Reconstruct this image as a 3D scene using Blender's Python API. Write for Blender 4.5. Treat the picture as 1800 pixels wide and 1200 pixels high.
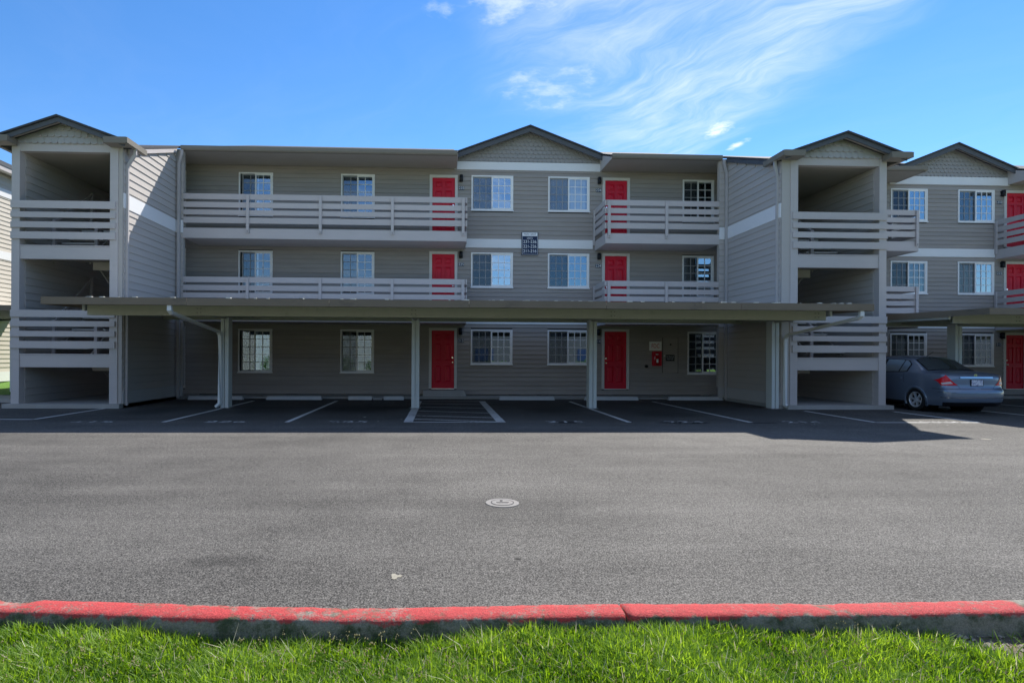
import bpy, bmesh, math, random
import numpy as np
from mathutils import Vector, Matrix
random.seed(7); rng = np.random.default_rng(7)
for o in list(bpy.data.objects): bpy.data.objects.remove(o, do_unlink=True)
S = bpy.context.scene
COL = S.collection
R = math.radians

# ------------------------------------------------------------------ camera
cd = bpy.data.cameras.new('camera'); cam = bpy.data.objects.new('camera', cd); COL.objects.link(cam)
cd.sensor_width = 36; cd.lens = 20.0; cd.shift_x = 0.0483; cd.shift_y = 0.0151
cd.clip_start = 0.05; cd.clip_end = 2000
_t = 0.03804; _c = 1 / math.hypot(1, _t); _s = _t * _c; _r = 0.0049
_fw = Vector((_s, _c, 0)); _rt = Vector((_c, -_s, 0)); _up = Vector((0, 0, 1))
_X = _rt * math.cos(_r) + _up * math.sin(_r); _U = -_rt * math.sin(_r) + _up * math.cos(_r)
cam.matrix_world = Matrix(((_X.x, _U.x, -_fw.x, 0), (_X.y, _U.y, -_fw.y, 0), (_X.z, _U.z, -_fw.z, 1.42), (0, 0, 0, 1)))
S.camera = cam
S.render.resolution_x = 1024; S.render.resolution_y = 682

# ------------------------------------------------------------------ sun, sky, exposure
SUN = Vector((0.65, 1.0, 1.31)).normalized()
EL = math.asin(SUN.z); AZ = math.atan2(SUN.x, SUN.y)
ld = bpy.data.lights.new('sun', 'SUN'); sun = bpy.data.objects.new('sun', ld); COL.objects.link(sun)
ld.energy = 3.2; ld.angle = R(0.53); ld.color = (1.0, 0.95, 0.87)
sun.rotation_euler = (-SUN).to_track_quat('-Z', 'Y').to_euler(); sun.location = (20, 30, 40)
S.view_settings.view_transform = 'Standard'; S.view_settings.look = 'None'
S.view_settings.exposure = 1.36; S.view_settings.gamma = 1.0; S.view_settings.use_curve_mapping = False

W = bpy.data.worlds.new('World'); S.world = W; W.use_nodes = True
nt = W.node_tree; nt.nodes.clear()
def N(t, typ, **k):
    n = t.nodes.new(typ)
    for a, v in k.items():
        if a.startswith('i_'):
            key = a[2:]; key = int(key) if key.isdigit() else key
            n.inputs[key].default_value = v
        else: setattr(n, a, v)
    return n
def math_(t, op, a, b=None, c=None, clamp=False):
    n = t.nodes.new('ShaderNodeMath'); n.operation = op; n.use_clamp = clamp
    for i, v in enumerate((a, b, c)):
        if v is None: continue
        if hasattr(v, 'type') and hasattr(v, 'links'): t.links.new(v, n.inputs[i])
        else: n.inputs[i].default_value = v
    return n.outputs[0]
def smooth(t, v, a, b):
    n = t.nodes.new('ShaderNodeMapRange'); n.interpolation_type = 'SMOOTHSTEP'; n.clamp = True
    t.links.new(v, n.inputs['Value']); n.inputs['From Min'].default_value = a; n.inputs['From Max'].default_value = b
    return n.outputs[0]
def build_world():
    t = nt; L = t.links.new
    sky = N(t, 'ShaderNodeTexSky', sky_type='NISHITA', sun_disc=False, sun_elevation=EL, sun_rotation=AZ,
            altitude=0, air_density=1.0, dust_density=0.0, ozone_density=3.5)
    tc = N(t, 'ShaderNodeTexCoord'); sep = N(t, 'ShaderNodeSeparateXYZ'); L(tc.outputs['Generated'], sep.inputs[0])
    z = math_(t, 'MAXIMUM', sep.outputs[2], 0.03)
    px = math_(t, 'DIVIDE', sep.outputs[0], z); py = math_(t, 'DIVIDE', sep.outputs[1], z)
    def lin(p, q, r_=0.0): return math_(t, 'ADD', math_(t, 'ADD', math_(t, 'MULTIPLY', px, p), math_(t, 'MULTIPLY', py, q)), r_)
    a = lin(0.54, -0.84); b = lin(0.84, 0.54)
    def vec(x, y, zz=0.0):
        n = N(t, 'ShaderNodeCombineXYZ')
        for i, v in enumerate((x, y, zz)):
            if isinstance(v, float): n.inputs[i].default_value = v
            else: L(v, n.inputs[i])
        return n.outputs[0]
    # large-scale warp
    w1 = N(t, 'ShaderNodeTexNoise', i_Scale=1.3, i_Detail=3.0); L(vec(a, b), w1.inputs['Vector'])
    warp = math_(t, 'MULTIPLY', math_(t, 'SUBTRACT', w1.outputs[0], 0.5), 0.95)
    bw = math_(t, 'ADD', b, warp)
    st = N(t, 'ShaderNodeTexNoise', i_Scale=1.0, i_Detail=9.0, i_Roughness=0.64, i_Distortion=0.30)
    L(vec(math_(t, 'MULTIPLY', a, 1.5), math_(t, 'MULTIPLY', bw, 4.2), 5.2), st.inputs['Vector'])
    streak = smooth(t, st.outputs[0], 0.30, 0.86)
    fine = N(t, 'ShaderNodeTexNoise', i_Scale=4.0, i_Detail=9.0, i_Roughness=0.72); L(vec(a, math_(t, 'MULTIPLY', bw, 3.0), 9.1), fine.inputs['Vector'])
    streak = math_(t, 'MULTIPLY', streak, math_(t, 'ADD', math_(t, 'MULTIPLY', fine.outputs[0], 0.9), 0.45))
    # the cirrus bank: one broad belt running diagonally overhead
    wj = math_(t, 'MULTIPLY', warp, 0.8)
    belt = math_(t, 'MULTIPLY', smooth(t, math_(t, 'ADD', lin(1.0, -0.44, 0.60), wj), -0.15, 0.40), math_(t, 'SUBTRACT', 1.0, smooth(t, math_(t, 'ADD', px, wj), 1.15, 1.50)))
    far = math_(t, 'SUBTRACT', 1.0, smooth(t, py, 2.6, 4.0))
    veil = math_(t, 'MULTIPLY', math_(t, 'MULTIPLY', belt, far), math_(t, 'ADD', math_(t, 'MULTIPLY', streak, 0.62), 0.07))
    thin = math_(t, 'MULTIPLY', streak, 0.03)
    m = math_(t, 'ADD', veil, thin)
    # small cumulus scraps low over the roofs
    cn = N(t, 'ShaderNodeTexNoise', i_Scale=9.0, i_Detail=6.0, i_Roughness=0.6); L(vec(px, py, 1.0), cn.inputs['Vector'])
    for (cx, cy, rx, ry, amp) in ((1.225, 2.47, 0.07, 0.10, 0.85), (1.385, 2.62, 0.04, 0.06, 0.75), (0.40, 2.09, 0.17, 0.17, 0.30), (0.17, 1.60, 0.14, 0.10, 0.42), (0.02, 1.63, 0.10, 0.06, 0.30)):
        dx = math_(t, 'DIVIDE', math_(t, 'SUBTRACT', px, cx), rx); dy = math_(t, 'DIVIDE', math_(t, 'SUBTRACT', py, cy), ry)
        d = math_(t, 'SQRT', math_(t, 'ADD', math_(t, 'MULTIPLY', dx, dx), math_(t, 'MULTIPLY', dy, dy)))
        v = math_(t, 'SUBTRACT', math_(t, 'ADD', 1.0, math_(t, 'MULTIPLY', math_(t, 'SUBTRACT', cn.outputs[0], 0.5), 4.5)), d)
        m = math_(t, 'ADD', m, math_(t, 'MULTIPLY', smooth(t, v, 0.0, 1.5), amp))
    m = math_(t, 'MULTIPLY', math_(t, 'MINIMUM', m, 1.0), smooth(t, sep.outputs[2], 0.02, 0.2))
    tint = N(t, 'ShaderNodeHueSaturation', i_Saturation=1.24, i_Value=0.76); tint.inputs['Hue'].default_value = 0.504; L(sky.outputs[0], tint.inputs['Color'])
    mix = N(t, 'ShaderNodeMix', data_type='RGBA'); L(m, mix.inputs['Factor']); L(tint.outputs[0], mix.inputs['A'])
    mix.inputs['B'].default_value = CLOUD
    bg = N(t, 'ShaderNodeBackground', i_Strength=SKYS); L(mix.outputs['Result'], bg.inputs[0])
    out = N(t, 'ShaderNodeOutputWorld'); L(bg.outputs[0], out.inputs[0])
SKYS = 0.10; CLOUD = (4.8, 5.1, 5.6, 1)
build_world()

# ------------------------------------------------------------------ materials
MAT = {}
def mat(name, col, rough=0.7, var=0.0, scale=6.0, bump=0.0, bscale=60.0, metal=0.0, rand=0.0, spec=0.3, stretch=(1, 1, 1), dirt=None, coat=0.0):
    m = bpy.data.materials.new(name); m.use_nodes = True; t = m.node_tree; L = t.links.new
    p = t.nodes['Principled BSDF']; p.inputs['Roughness'].default_value = rough; p.inputs['Metallic'].default_value = metal
    p.inputs['Specular IOR Level'].default_value = spec; p.inputs['Coat Weight'].default_value = coat
    c = (*col, 1); p.inputs['Base Color'].default_value = c
    geo = N(t, 'ShaderNodeNewGeometry'); mp = N(t, 'ShaderNodeMapping'); mp.inputs['Scale'].default_value = stretch
    L(geo.outputs['Position'], mp.inputs['Vector'])
    cur = None
    if var or rand or dirt:
        val = None
        if var:
            n1 = N(t, 'ShaderNodeTexNoise', i_Scale=scale, i_Detail=6.0, i_Roughness=0.65); L(mp.outputs[0], n1.inputs['Vector'])
            val = math_(t, 'ADD', math_(t, 'MULTIPLY', math_(t, 'SUBTRACT', n1.outputs[0], 0.5), 2 * var), 1.0)
        if rand:
            oi = N(t, 'ShaderNodeObjectInfo')
            v2 = math_(t, 'ADD', math_(t, 'MULTIPLY', math_(t, 'SUBTRACT', oi.outputs['Random'], 0.5), 2 * rand), 1.0)
            val = math_(t, 'MULTIPLY', val, v2) if val is not None else v2
        rgb = N(t, 'ShaderNodeRGB'); rgb.outputs[0].default_value = c; cur = rgb.outputs[0]
        if val is not None:
            vm = N(t, 'ShaderNodeVectorMath', operation='SCALE'); L(cur, vm.inputs[0]); L(val, vm.inputs['Scale']); cur = vm.outputs[0]
        if dirt:
            dc, lo, hi, dsc = dirt
            n2 = N(t, 'ShaderNodeTexNoise', i_Scale=dsc, i_Detail=8.0, i_Roughness=0.7); L(mp.outputs[0], n2.inputs['Vector'])
            mx = N(t, 'ShaderNodeMix', data_type='RGBA'); L(smooth(t, n2.outputs[0], lo, hi), mx.inputs['Factor']); L(cur, mx.inputs['A']); mx.inputs['B'].default_value = (*dc, 1)
            cur = mx.outputs['Result']
        L(cur, p.inputs['Base Color'])
    if bump:
        nb = N(t, 'ShaderNodeTexNoise', i_Scale=bscale, i_Detail=4.0); L(mp.outputs[0], nb.inputs['Vector'])
        bp = N(t, 'ShaderNodeBump', i_Strength=bump, i_Distance=0.01); L(nb.outputs[0], bp.inputs['Height']); L(bp.outputs[0], p.inputs['Normal'])
    MAT[name] = m; return m
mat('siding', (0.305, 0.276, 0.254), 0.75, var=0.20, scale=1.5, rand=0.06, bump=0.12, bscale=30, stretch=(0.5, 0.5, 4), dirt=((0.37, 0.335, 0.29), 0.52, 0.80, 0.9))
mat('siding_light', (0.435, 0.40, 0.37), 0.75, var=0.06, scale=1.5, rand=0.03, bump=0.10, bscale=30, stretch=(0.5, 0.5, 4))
mat('siding_beige', (0.50, 0.46, 0.40), 0.75, var=0.06, scale=1.5, rand=0.03)
mat('wall_back', (0.10, 0.095, 0.09), 0.9, var=0.1)
mat('trim', (0.475, 0.435, 0.42), 0.62, var=0.07, scale=2.0, rand=0.03, bump=0.1, bscale=20, stretch=(1, 1, 3), dirt=((0.30, 0.27, 0.24), 0.62, 0.9, 1.7))
mat('band', (0.70, 0.70, 0.70), 0.6, var=0.05, scale=2.0)
mat('vinyl', (0.78, 0.77, 0.76), 0.4, var=0.03, scale=5.0)
mat('door_frame', (0.60, 0.57, 0.53), 0.5, var=0.05, scale=3.0)
mat('door_red', (0.58, 0.006, 0.028), 0.42, var=0.10, scale=3.0, spec=0.3)
mat('roof_dark', (0.055, 0.055, 0.06), 0.85, var=0.25, scale=14.0, bump=0.5, bscale=50)
mat('rake', (0.085, 0.09, 0.10), 0.6, var=0.08, scale=3.0)
mat('gutter', (0.20, 0.18, 0.15), 0.7, var=0.08, scale=2.5, spec=0.15)
mat('soffit', (0.34, 0.31, 0.27), 0.8, var=0.08, scale=2.0)
mat('shingle', (0.30, 0.285, 0.275), 0.75, var=0.08, scale=5.0)
mat('shingle_light', (0.40, 0.385, 0.38), 0.75, var=0.08, scale=5.0)
mat('carport_fascia', (0.205, 0.165, 0.12), 0.75, spec=0.15, var=0.15, scale=1.6, stretch=(1, 1, 2), dirt=((0.10, 0.09, 0.075), 0.55, 0.8, 1.2))
mat('carport_beam', (0.43, 0.43, 0.36), 0.55, var=0.12, scale=2.0, stretch=(2, 2, 1), dirt=((0.31, 0.30, 0.24), 0.55, 0.85, 2.2))
mat('carport_post', (0.56, 0.59, 0.57), 0.5, var=0.08, scale=2.0, dirt=((0.36, 0.33, 0.26), 0.62, 0.85, 3.0))
mat('deck_metal', (0.80, 0.79, 0.75), 0.5, var=0.1, scale=2.0, metal=0.0)
mat('downspout', (0.66, 0.67, 0.66), 0.4, var=0.06, scale=3.0)
mat('downspout_tan', (0.42, 0.395, 0.385), 0.45, var=0.06, scale=3.0)
mat('concrete', (0.33, 0.32, 0.30), 0.85, var=0.18, scale=2.5, bump=0.3, bscale=60, dirt=((0.20, 0.19, 0.17), 0.55, 0.8, 1.3))
mat('stop', (0.52, 0.53, 0.54), 0.8, var=0.15, scale=5.0, bump=0.3, dirt=((0.26, 0.25, 0.24), 0.6, 0.8, 3.0))
mat('black_metal', (0.012, 0.013, 0.016), 0.45)
mat('navy', (0.008, 0.022, 0.065), 0.5)
mat('sign_white', (0.80, 0.80, 0.80), 0.5)
mat('sign_grey', (0.85, 0.83, 0.80), 0.55)
mat('sign_red', (0.55, 0.02, 0.02), 0.5)
mat('dark', (0.010, 0.010, 0.012), 0.8)
mat('interior', (0.055, 0.055, 0.06), 0.9)
mat('blind', (0.60, 0.60, 0.58), 0.6)
mat('curtain', (0.62, 0.60, 0.56), 0.85, var=0.15, scale=9.0, stretch=(4, 1, 0.2))
mat('chrome', (0.75, 0.75, 0.75), 0.12, metal=1.0)
mat('steel', (0.6, 0.6, 0.6), 0.3, metal=1.0)
mat('tube_fixture', (0.52, 0.50, 0.44), 0.4)
mat('iron', (0.21, 0.20, 0.19), 0.7, var=0.15, scale=30, dirt=((0.22, 0.16, 0.13), 0.5, 0.8, 4.0), bump=0.3)
mat('tread', (0.68, 0.65, 0.60), 0.85, var=0.1)
mat('stringer', (0.42, 0.39, 0.35), 0.75, var=0.1)

def glass_mat(name, refl, tint=(0.66, 0.84, 1.0)):
    m = bpy.data.materials.new(name); m.use_nodes = True; t = m.node_tree; L = t.links.new; t.nodes.clear()
    out = N(t, 'ShaderNodeOutputMaterial'); g = N(t, 'ShaderNodeBsdfGlossy', i_Roughness=0.0); g.inputs[0].default_value = (*tint, 1)
    nz = N(t, 'ShaderNodeTexNoise', i_Scale=1.1, i_Detail=0.0); geo = N(t, 'ShaderNodeNewGeometry'); L(geo.outputs['Position'], nz.inputs['Vector'])
    bp = N(t, 'ShaderNodeBump', i_Strength=0.03, i_Distance=0.02); L(nz.outputs[0], bp.inputs['Height']); L(bp.outputs[0], g.inputs['Normal'])
    tr = N(t, 'ShaderNodeBsdfTransparent'); tr.inputs[0].default_value = (0.80, 0.84, 0.84, 1)
    lw = N(t, 'ShaderNodeLayerWeight', i_Blend=0.25)
    f = math_(t, 'ADD', math_(t, 'MULTIPLY', lw.outputs['Fresnel'], 0.6), refl, clamp=True)
    mx = N(t, 'ShaderNodeMixShader'); L(f, mx.inputs[0]); L(tr.outputs[0], mx.inputs[1]); L(g.outputs[0], mx.inputs[2]); L(mx.outputs[0], out.inputs[0])
    MAT[name] = m
glass_mat('glass', 0.46); glass_mat('glass_mid', 0.30, (0.55, 0.78, 1.0)); glass_mat('glass_clear', 0.18, (0.6, 0.8, 1.0)); glass_mat('car_glass', 0.14)
def screen_mat():
    m = bpy.data.materials.new('screen'); m.use_nodes = True; t = m.node_tree; L = t.links.new; t.nodes.clear()
    out = N(t, 'ShaderNodeOutputMaterial'); d = N(t, 'ShaderNodeBsdfDiffuse'); d.inputs[0].default_value = (0.06, 0.065, 0.07, 1)
    tr = N(t, 'ShaderNodeBsdfTransparent'); mx = N(t, 'ShaderNodeMixShader'); mx.inputs[0].default_value = 0.42
    L(tr.outputs[0], mx.inputs[1]); L(d.outputs[0], mx.inputs[2]); L(mx.outputs[0], out.inputs[0]); MAT['screen'] = m
screen_mat()

def paint_mat(name, col, lo, hi, scale):
    m = bpy.data.materials.new(name); m.use_nodes = True; t = m.node_tree; L = t.links.new
    p = t.nodes['Principled BSDF']; p.inputs['Base Color'].default_value = (*col, 1); p.inputs['Roughness'].default_value = 0.8
    geo = N(t, 'ShaderNodeNewGeometry'); n1 = N(t, 'ShaderNodeTexNoise', i_Scale=scale, i_Detail=8.0, i_Roughness=0.75); L(geo.outputs['Position'], n1.inputs['Vector'])
    n2 = N(t, 'ShaderNodeTexNoise', i_Scale=1.4, i_Detail=3.0); L(geo.outputs['Position'], n2.inputs['Vector'])
    v = math_(t, 'ADD', n1.outputs[0], math_(t, 'MULTIPLY', math_(t, 'SUBTRACT', n2.outputs[0], 0.5), 0.5))
    L(smooth(t, v, lo, hi), p.inputs['Alpha']); MAT[name] = m
paint_mat('line_paint', (0.55, 0.55, 0.53), 0.26, 0.46, 16.0)
paint_mat('number_paint', (0.60, 0.60, 0.58), 0.42, 0.56, 9.0)

# asphalt
def asphalt():
    m = bpy.data.materials.new('asphalt'); m.use_nodes = True; t = m.node_tree; L = t.links.new
    p = t.nodes['Principled BSDF']; p.inputs['Roughness'].default_value = 0.85; p.inputs['Specular IOR Level'].default_value = 0.25
    geo = N(t, 'ShaderNodeNewGeometry'); pos = geo.outputs['Position']
    def noise(sc, det=4.0, ro=0.6):
        n = N(t, 'ShaderNodeTexNoise', i_Scale=sc, i_Detail=det, i_Roughness=ro); L(pos, n.inputs['Vector']); return n.outputs[0]
    big = noise(0.22, 5.0); mid = noise(1.3, 5.0, 0.7); agg = noise(90.0, 3.0, 0.75); agg2 = noise(28.0, 3.0, 0.75)
    vor = N(t, 'ShaderNodeTexVoronoi', i_Scale=110.0); L(pos, vor.inputs['Vector'])
    trk = N(t, 'ShaderNodeMapping'); trk.inputs['Scale'].default_value = (0.10, 1.5, 1); L(pos, trk.inputs['Vector']); tn = N(t, 'ShaderNodeTexNoise', i_Scale=1.0, i_Detail=6.0, i_Roughness=0.65); L(trk.outputs[0], tn.inputs['Vector'])
    v = math_(t, 'ADD', 0.086, math_(t, 'MULTIPLY', math_(t, 'SUBTRACT', big, 0.5), 0.13))
    v = math_(t, 'ADD', v, math_(t, 'MULTIPLY', math_(t, 'SUBTRACT', mid, 0.5), 0.085))
    v = math_(t, 'ADD', v, math_(t, 'MULTIPLY', math_(t, 'SUBTRACT', agg, 0.5), 0.82))
    v = math_(t, 'ADD', v, math_(t, 'MULTIPLY', math_(t, 'SUBTRACT', agg2, 0.5), 0.27))
    v = math_(t, 'ADD', v, math_(t, 'MULTIPLY', math_(t, 'SUBTRACT', tn.outputs[0], 0.5), 0.10)); v = math_(t, 'ADD', v, math_(t, 'MULTIPLY', math_(t, 'SUBTRACT', noise(11.0, 3.0, 0.7), 0.5), 0.07))
    chip = smooth(t, vor.outputs['Distance'], 0.24, 0.10)
    sel = smooth(t, noise(37.0, 1.0), 0.60, 0.68)
    v = math_(t, 'ADD', v, math_(t, 'MULTIPLY', math_(t, 'MULTIPLY', chip, sel), 0.34))
    # shade over the stalls painted into the asphalt colour, darker towards the building
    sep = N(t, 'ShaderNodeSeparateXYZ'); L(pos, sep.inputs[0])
    stall_shade = smooth(t, math_(t, 'ADD', sep.outputs[1], math_(t, 'MULTIPLY', mid, 1.6)), 12.0, 14.5)
    v = math_(t, 'MULTIPLY', v, math_(t, 'SUBTRACT', 1.0, math_(t, 'MULTIPLY', stall_shade, 0.20)))
    # oil stains
    wob = noise(5.0, 5.0, 0.7)
    for (x, y, rx, ry, k) in STAINS:
        dx = math_(t, 'DIVIDE', math_(t, 'SUBTRACT', sep.outputs[0], x), rx); dy = math_(t, 'DIVIDE', math_(t, 'SUBTRACT', sep.outputs[1], y), ry)
        d = math_(t, 'SQRT', math_(t, 'ADD', math_(t, 'MULTIPLY', dx, dx), math_(t, 'MULTIPLY', dy, dy)))
        d = math_(t, 'ADD', d, math_(t, 'MULTIPLY', math_(t, 'SUBTRACT', wob, 0.5), 1.2))
        f = math_(t, 'MULTIPLY', smooth(t, d, 1.05, 0.35), k)
        v = math_(t, 'MULTIPLY', v, math_(t, 'SUBTRACT', 1.0, f))
    v = math_(t, 'MAXIMUM', v, 0.015)
    cmb = N(t, 'ShaderNodeCombineColor'); L(v, cmb.inputs[0]); L(math_(t, 'MULTIPLY', v, 0.945), cmb.inputs[1]); L(math_(t, 'MULTIPLY', v, 0.865), cmb.inputs[2])
    L(cmb.outputs[0], p.inputs['Base Color'])
    h = math_(t, 'ADD', math_(t, 'MULTIPLY', agg, 0.6), math_(t, 'ADD', math_(t, 'MULTIPLY', agg2, 0.6), math_(t, 'MULTIPLY', chip, 0.25)))
    bp = N(t, 'ShaderNodeBump', i_Strength=0.55, i_Distance=0.012); L(h, bp.inputs['Height']); L(bp.outputs[0], p.inputs['Normal'])
    MAT['asphalt'] = m
STAINS = [(-2.2, 15.6, 1.5, 1.4, 0.6), (-1.0, 16.0, 1.0, 0.8, 0.45), (2.75, 12.35, 0.42, 0.28, 0.8), (5.35, 12.3, 0.75, 0.30, 0.85), (7.1, 12.25, 0.4, 0.16, 0.7),
          (5.6, 14.2, 1.2, 1.2, 0.4), (2.9, 15.5, 1.0, 1.6, 0.35), (-4.6, 15.2, 1.0, 1.5, 0.35), (-7.4, 14.8, 0.9, 1.4, 0.35), (0.62, 5.3, 0.9, 0.55, 0.2),
          (0.55, 3.99, 0.035, 0.03, 0.95), (-1.5, 4.0, 0.35, 0.16, 0.3), (14.0, 14.8, 0.9, 1.4, 0.4), (1.6, 4.95, 0.8, 0.35, 0.15)]
asphalt()

# ------------------------------------------------------------------ mesh helpers
class MB:
    def __init__(s): s.v = []; s.f = []
    def add(s, vs, fs):
        b = len(s.v); s.v += [tuple(p) for p in vs]; s.f += [tuple(b + i for i in f) for f in fs]; return s
    def box(s, x0, x1, y0, y1, z0, z1):
        return s.add([(x0, y0, z0), (x1, y0, z0), (x1, y1, z0), (x0, y1, z0), (x0, y0, z1), (x1, y0, z1), (x1, y1, z1), (x0, y1, z1)],
                     [(0, 3, 2, 1), (4, 5, 6, 7), (0, 1, 5, 4), (1, 2, 6, 5), (2, 3, 7, 6), (3, 0, 4, 7)])
    def prism(s, poly, ax, a, b):      # poly: 2-D points; ax: extrusion axis 'x','y','z'
        def P(u, v, w): return {'x': (w, u, v), 'y': (u, w, v), 'z': (u, v, w)}[ax]
        n = len(poly)
        s.add([P(u, v, a) for u, v in poly] + [P(u, v, b) for u, v in poly],
              [tuple(range(n)), tuple(range(2 * n - 1, n - 1, -1))] + [(i, n + i, n + (i + 1) % n, (i + 1) % n) for i in range(n)])
        return s
    def cyl(s, c, ax, r, h, n=16, r2=None):
        r2 = r if r2 is None else r2
        def P(u, v, w): return {'x': (c[0] + w, c[1] + u, c[2] + v), 'y': (c[0] + u, c[1] + w, c[2] + v), 'z': (c[0] + u, c[1] + v, c[2] + w)}[ax]
        A = [2 * math.pi * i / n for i in range(n)]
        return s.add([P(r * math.cos(a), r * math.sin(a), 0) for a in A] + [P(r2 * math.cos(a), r2 * math.sin(a), h) for a in A],
                     [tuple(range(n - 1, -1, -1)), tuple(range(n, 2 * n))] + [(i, (i + 1) % n, n + (i + 1) % n, n + i) for i in range(n)])
    def sweep(s, pts, w, d, hint=(0, 1, 0)):    # rectangular tube along a path
        pts = [Vector(p) for p in pts]; rings = []; hint = Vector(hint)
        for i, p in enumerate(pts):
            a = (pts[i] - pts[i - 1]).normalized() if i > 0 else (pts[1] - pts[0]).normalized()
            b = (pts[i + 1] - pts[i]).normalized() if i < len(pts) - 1 else a
            t = (a + b).normalized(); k = 1 / max(0.4, t.dot(a))
            sx = t.cross(hint)
            if sx.length < 0.05: sx = t.cross(Vector((1, 0, 0)))
            sx.normalize(); sy = sx.cross(t).normalized()
            rings.append([p + sx * (w / 2) * k * q0 + sy * (d / 2) * k * q1 for q0, q1 in ((-1, -1), (1, -1), (1, 1), (-1, 1))])
        vs = [q for r_ in rings for q in r_]; fs = []
        for i in range(len(rings) - 1):
            for j in range(4): fs.append((4 * i + j, 4 * i + (j + 1) % 4, 4 * i + 4 + (j + 1) % 4, 4 * i + 4 + j))
        fs += [(3, 2, 1, 0), tuple(4 * (len(rings) - 1) + j for j in range(4))]
        return s.add(vs, fs)
    def tube(s, pts, r, n=8):
        pts = [Vector(p) for p in pts]; rings = []; up = Vector((0.13, 0.31, 0.94))
        for i, p in enumerate(pts):
            t = (pts[min(i + 1, len(pts) - 1)] - pts[max(i - 1, 0)]).normalized(); u = t.cross(up).normalized(); v = t.cross(u)
            rings.append([p + u * r * math.cos(2 * math.pi * k / n) + v * r * math.sin(2 * math.pi * k / n) for k in range(n)])
        vs = [q for r_ in rings for q in r_]; fs = []
        for i in range(len(rings) - 1):
            for j in range(n): fs.append((n * i + j, n * i + (j + 1) % n, n * i + n + (j + 1) % n, n * i + n + j))
        fs += [tuple(range(n - 1, -1, -1)), tuple(n * (len(rings) - 1) + j for j in range(n))]
        return s.add(vs, fs)
    def mesh(s, name, m, smooth=False):
        me = bpy.data.meshes.new(name); me.from_pydata(s.v, [], s.f); me.materials.append(MAT[m])
        bm = bmesh.new(); bm.from_mesh(me); bmesh.ops.recalc_face_normals(bm, faces=bm.faces); bm.to_mesh(me); bm.free()
        if smooth:
            for p in me.polygons: p.use_smooth = True
        return me
    def build(s, name, m, parent=None, smooth=False):
        return link(name, s.mesh(name, m, smooth), parent)
def link(name, me, parent=None, loc=None, rot=None, scale=None):
    o = bpy.data.objects.new(name, me); COL.objects.link(o)
    if loc is not None: o.location = loc
    if rot is not None: o.rotation_euler = rot
    if scale is not None: o.scale = scale
    if parent is not None:
        o.parent = parent
        o.matrix_parent_inverse = PINV.get(parent.name, Matrix.Identity(4))
    return o
PINV = {}
def thing(name, loc, label, cat, group=None):
    o = bpy.data.objects.new(name, None); COL.objects.link(o); o.location = loc; o.empty_display_size = 0.3
    PINV[o.name] = Matrix.Translation(-Vector(loc))
    return tag(o, label, cat, group)
def tag(o, label, cat, group=None):
    o['label'] = label; o['category'] = cat
    if group: o['group'] = group
    return o
def structure(o, kind='structure'): o['kind'] = kind; return o
def B(x0, x1, y0, y1, z0, z1): return MB().box(x0, x1, y0, y1, z0, z1)

# ------------------------------------------------------------------ ground
def sheet(name, x0, x1, y0, y1, z, m, parent=None): 
    return MB().add([(x0, y0, z), (x1, y0, z), (x1, y1, z), (x0, y1, z)], [(0, 1, 2, 3)]).build(name, m, parent)
mat('turf', (0.075, 0.12, 0.028), 0.95, var=0.4, scale=3.0, bump=0.8, bscale=40)
mat('soil', (0.13, 0.105, 0.075), 0.95, var=0.4, scale=20.0, bump=0.8, bscale=60)
structure(sheet('ground', -600, 600, -600, 600, -0.16, 'turf'))
lot = structure(sheet('asphalt_lot', -60, 60, 2.93, 60, 0.0, 'asphalt'))
# ------------------------------------------------------------------ painted lines and stall numbers
def pline(p, q, w=0.10):
    p = Vector((*p, 0.004)); q = Vector((*q, 0.004)); d = (q - p).normalized(); n = Vector((-d.y, d.x, 0)) * w / 2
    k = max(2, int((q - p).length / 0.5)); vs = []; fs = []
    for i in range(k + 1):
        c = p + (q - p) * i / k; j = 0.006
        vs += [c + n * (1 + random.uniform(-j, j) * 8), c - n * (1 + random.uniform(-j, j) * 8)]
    for i in range(k): fs.append((2 * i, 2 * i + 1, 2 * i + 3, 2 * i + 2))
    return MB().add(vs, fs).build('parking_line', 'line_paint', lot)
YF = 12.35; YB = 18.2
for x in (-5.9, -3.3, 4.15, 6.87): pline((x, YF), (x, YB), 0.11)
pline((-0.7, YF), (-0.7, YB), 0.20); pline((1.32, YF), (1.32, YB), 0.20)
pline((-0.8, YF + 0.02), (1.42, YF + 0.02), 0.09)
pline((-0.6, YB - 0.05), (1.22, YB - 0.05), 0.07)
for a, b in ((17.3, 17.0), (16.15, 15.7), (14.95, 14.4), (13.75, 13.3), (13.0, 12.45)): pline((-0.6, a), (1.22, b), 0.08)
pline((-8.94, 15.55), (-8.94, 12.85), 0.10); pline((-8.94, 12.85), (-12.6, 12.95), 0.10); pline((-12.4, 14.8), (-15.6, 14.2), 0.10)
pline((-11.2, 13.9), (-13.0, 13.7), 0.3)
pline((9.85, 15.05), (9.72, 12.35), 0.10); pline((9.72, 12.35), (12.25, 12.35), 0.09); pline((12.22, 14.9), (12.16, 12.3), 0.10)
pline((14.95, 17.5), (14.95, 12.4), 0.10); pline((17.7, 17.5), (17.7, 12.4), 0.10)

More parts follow.
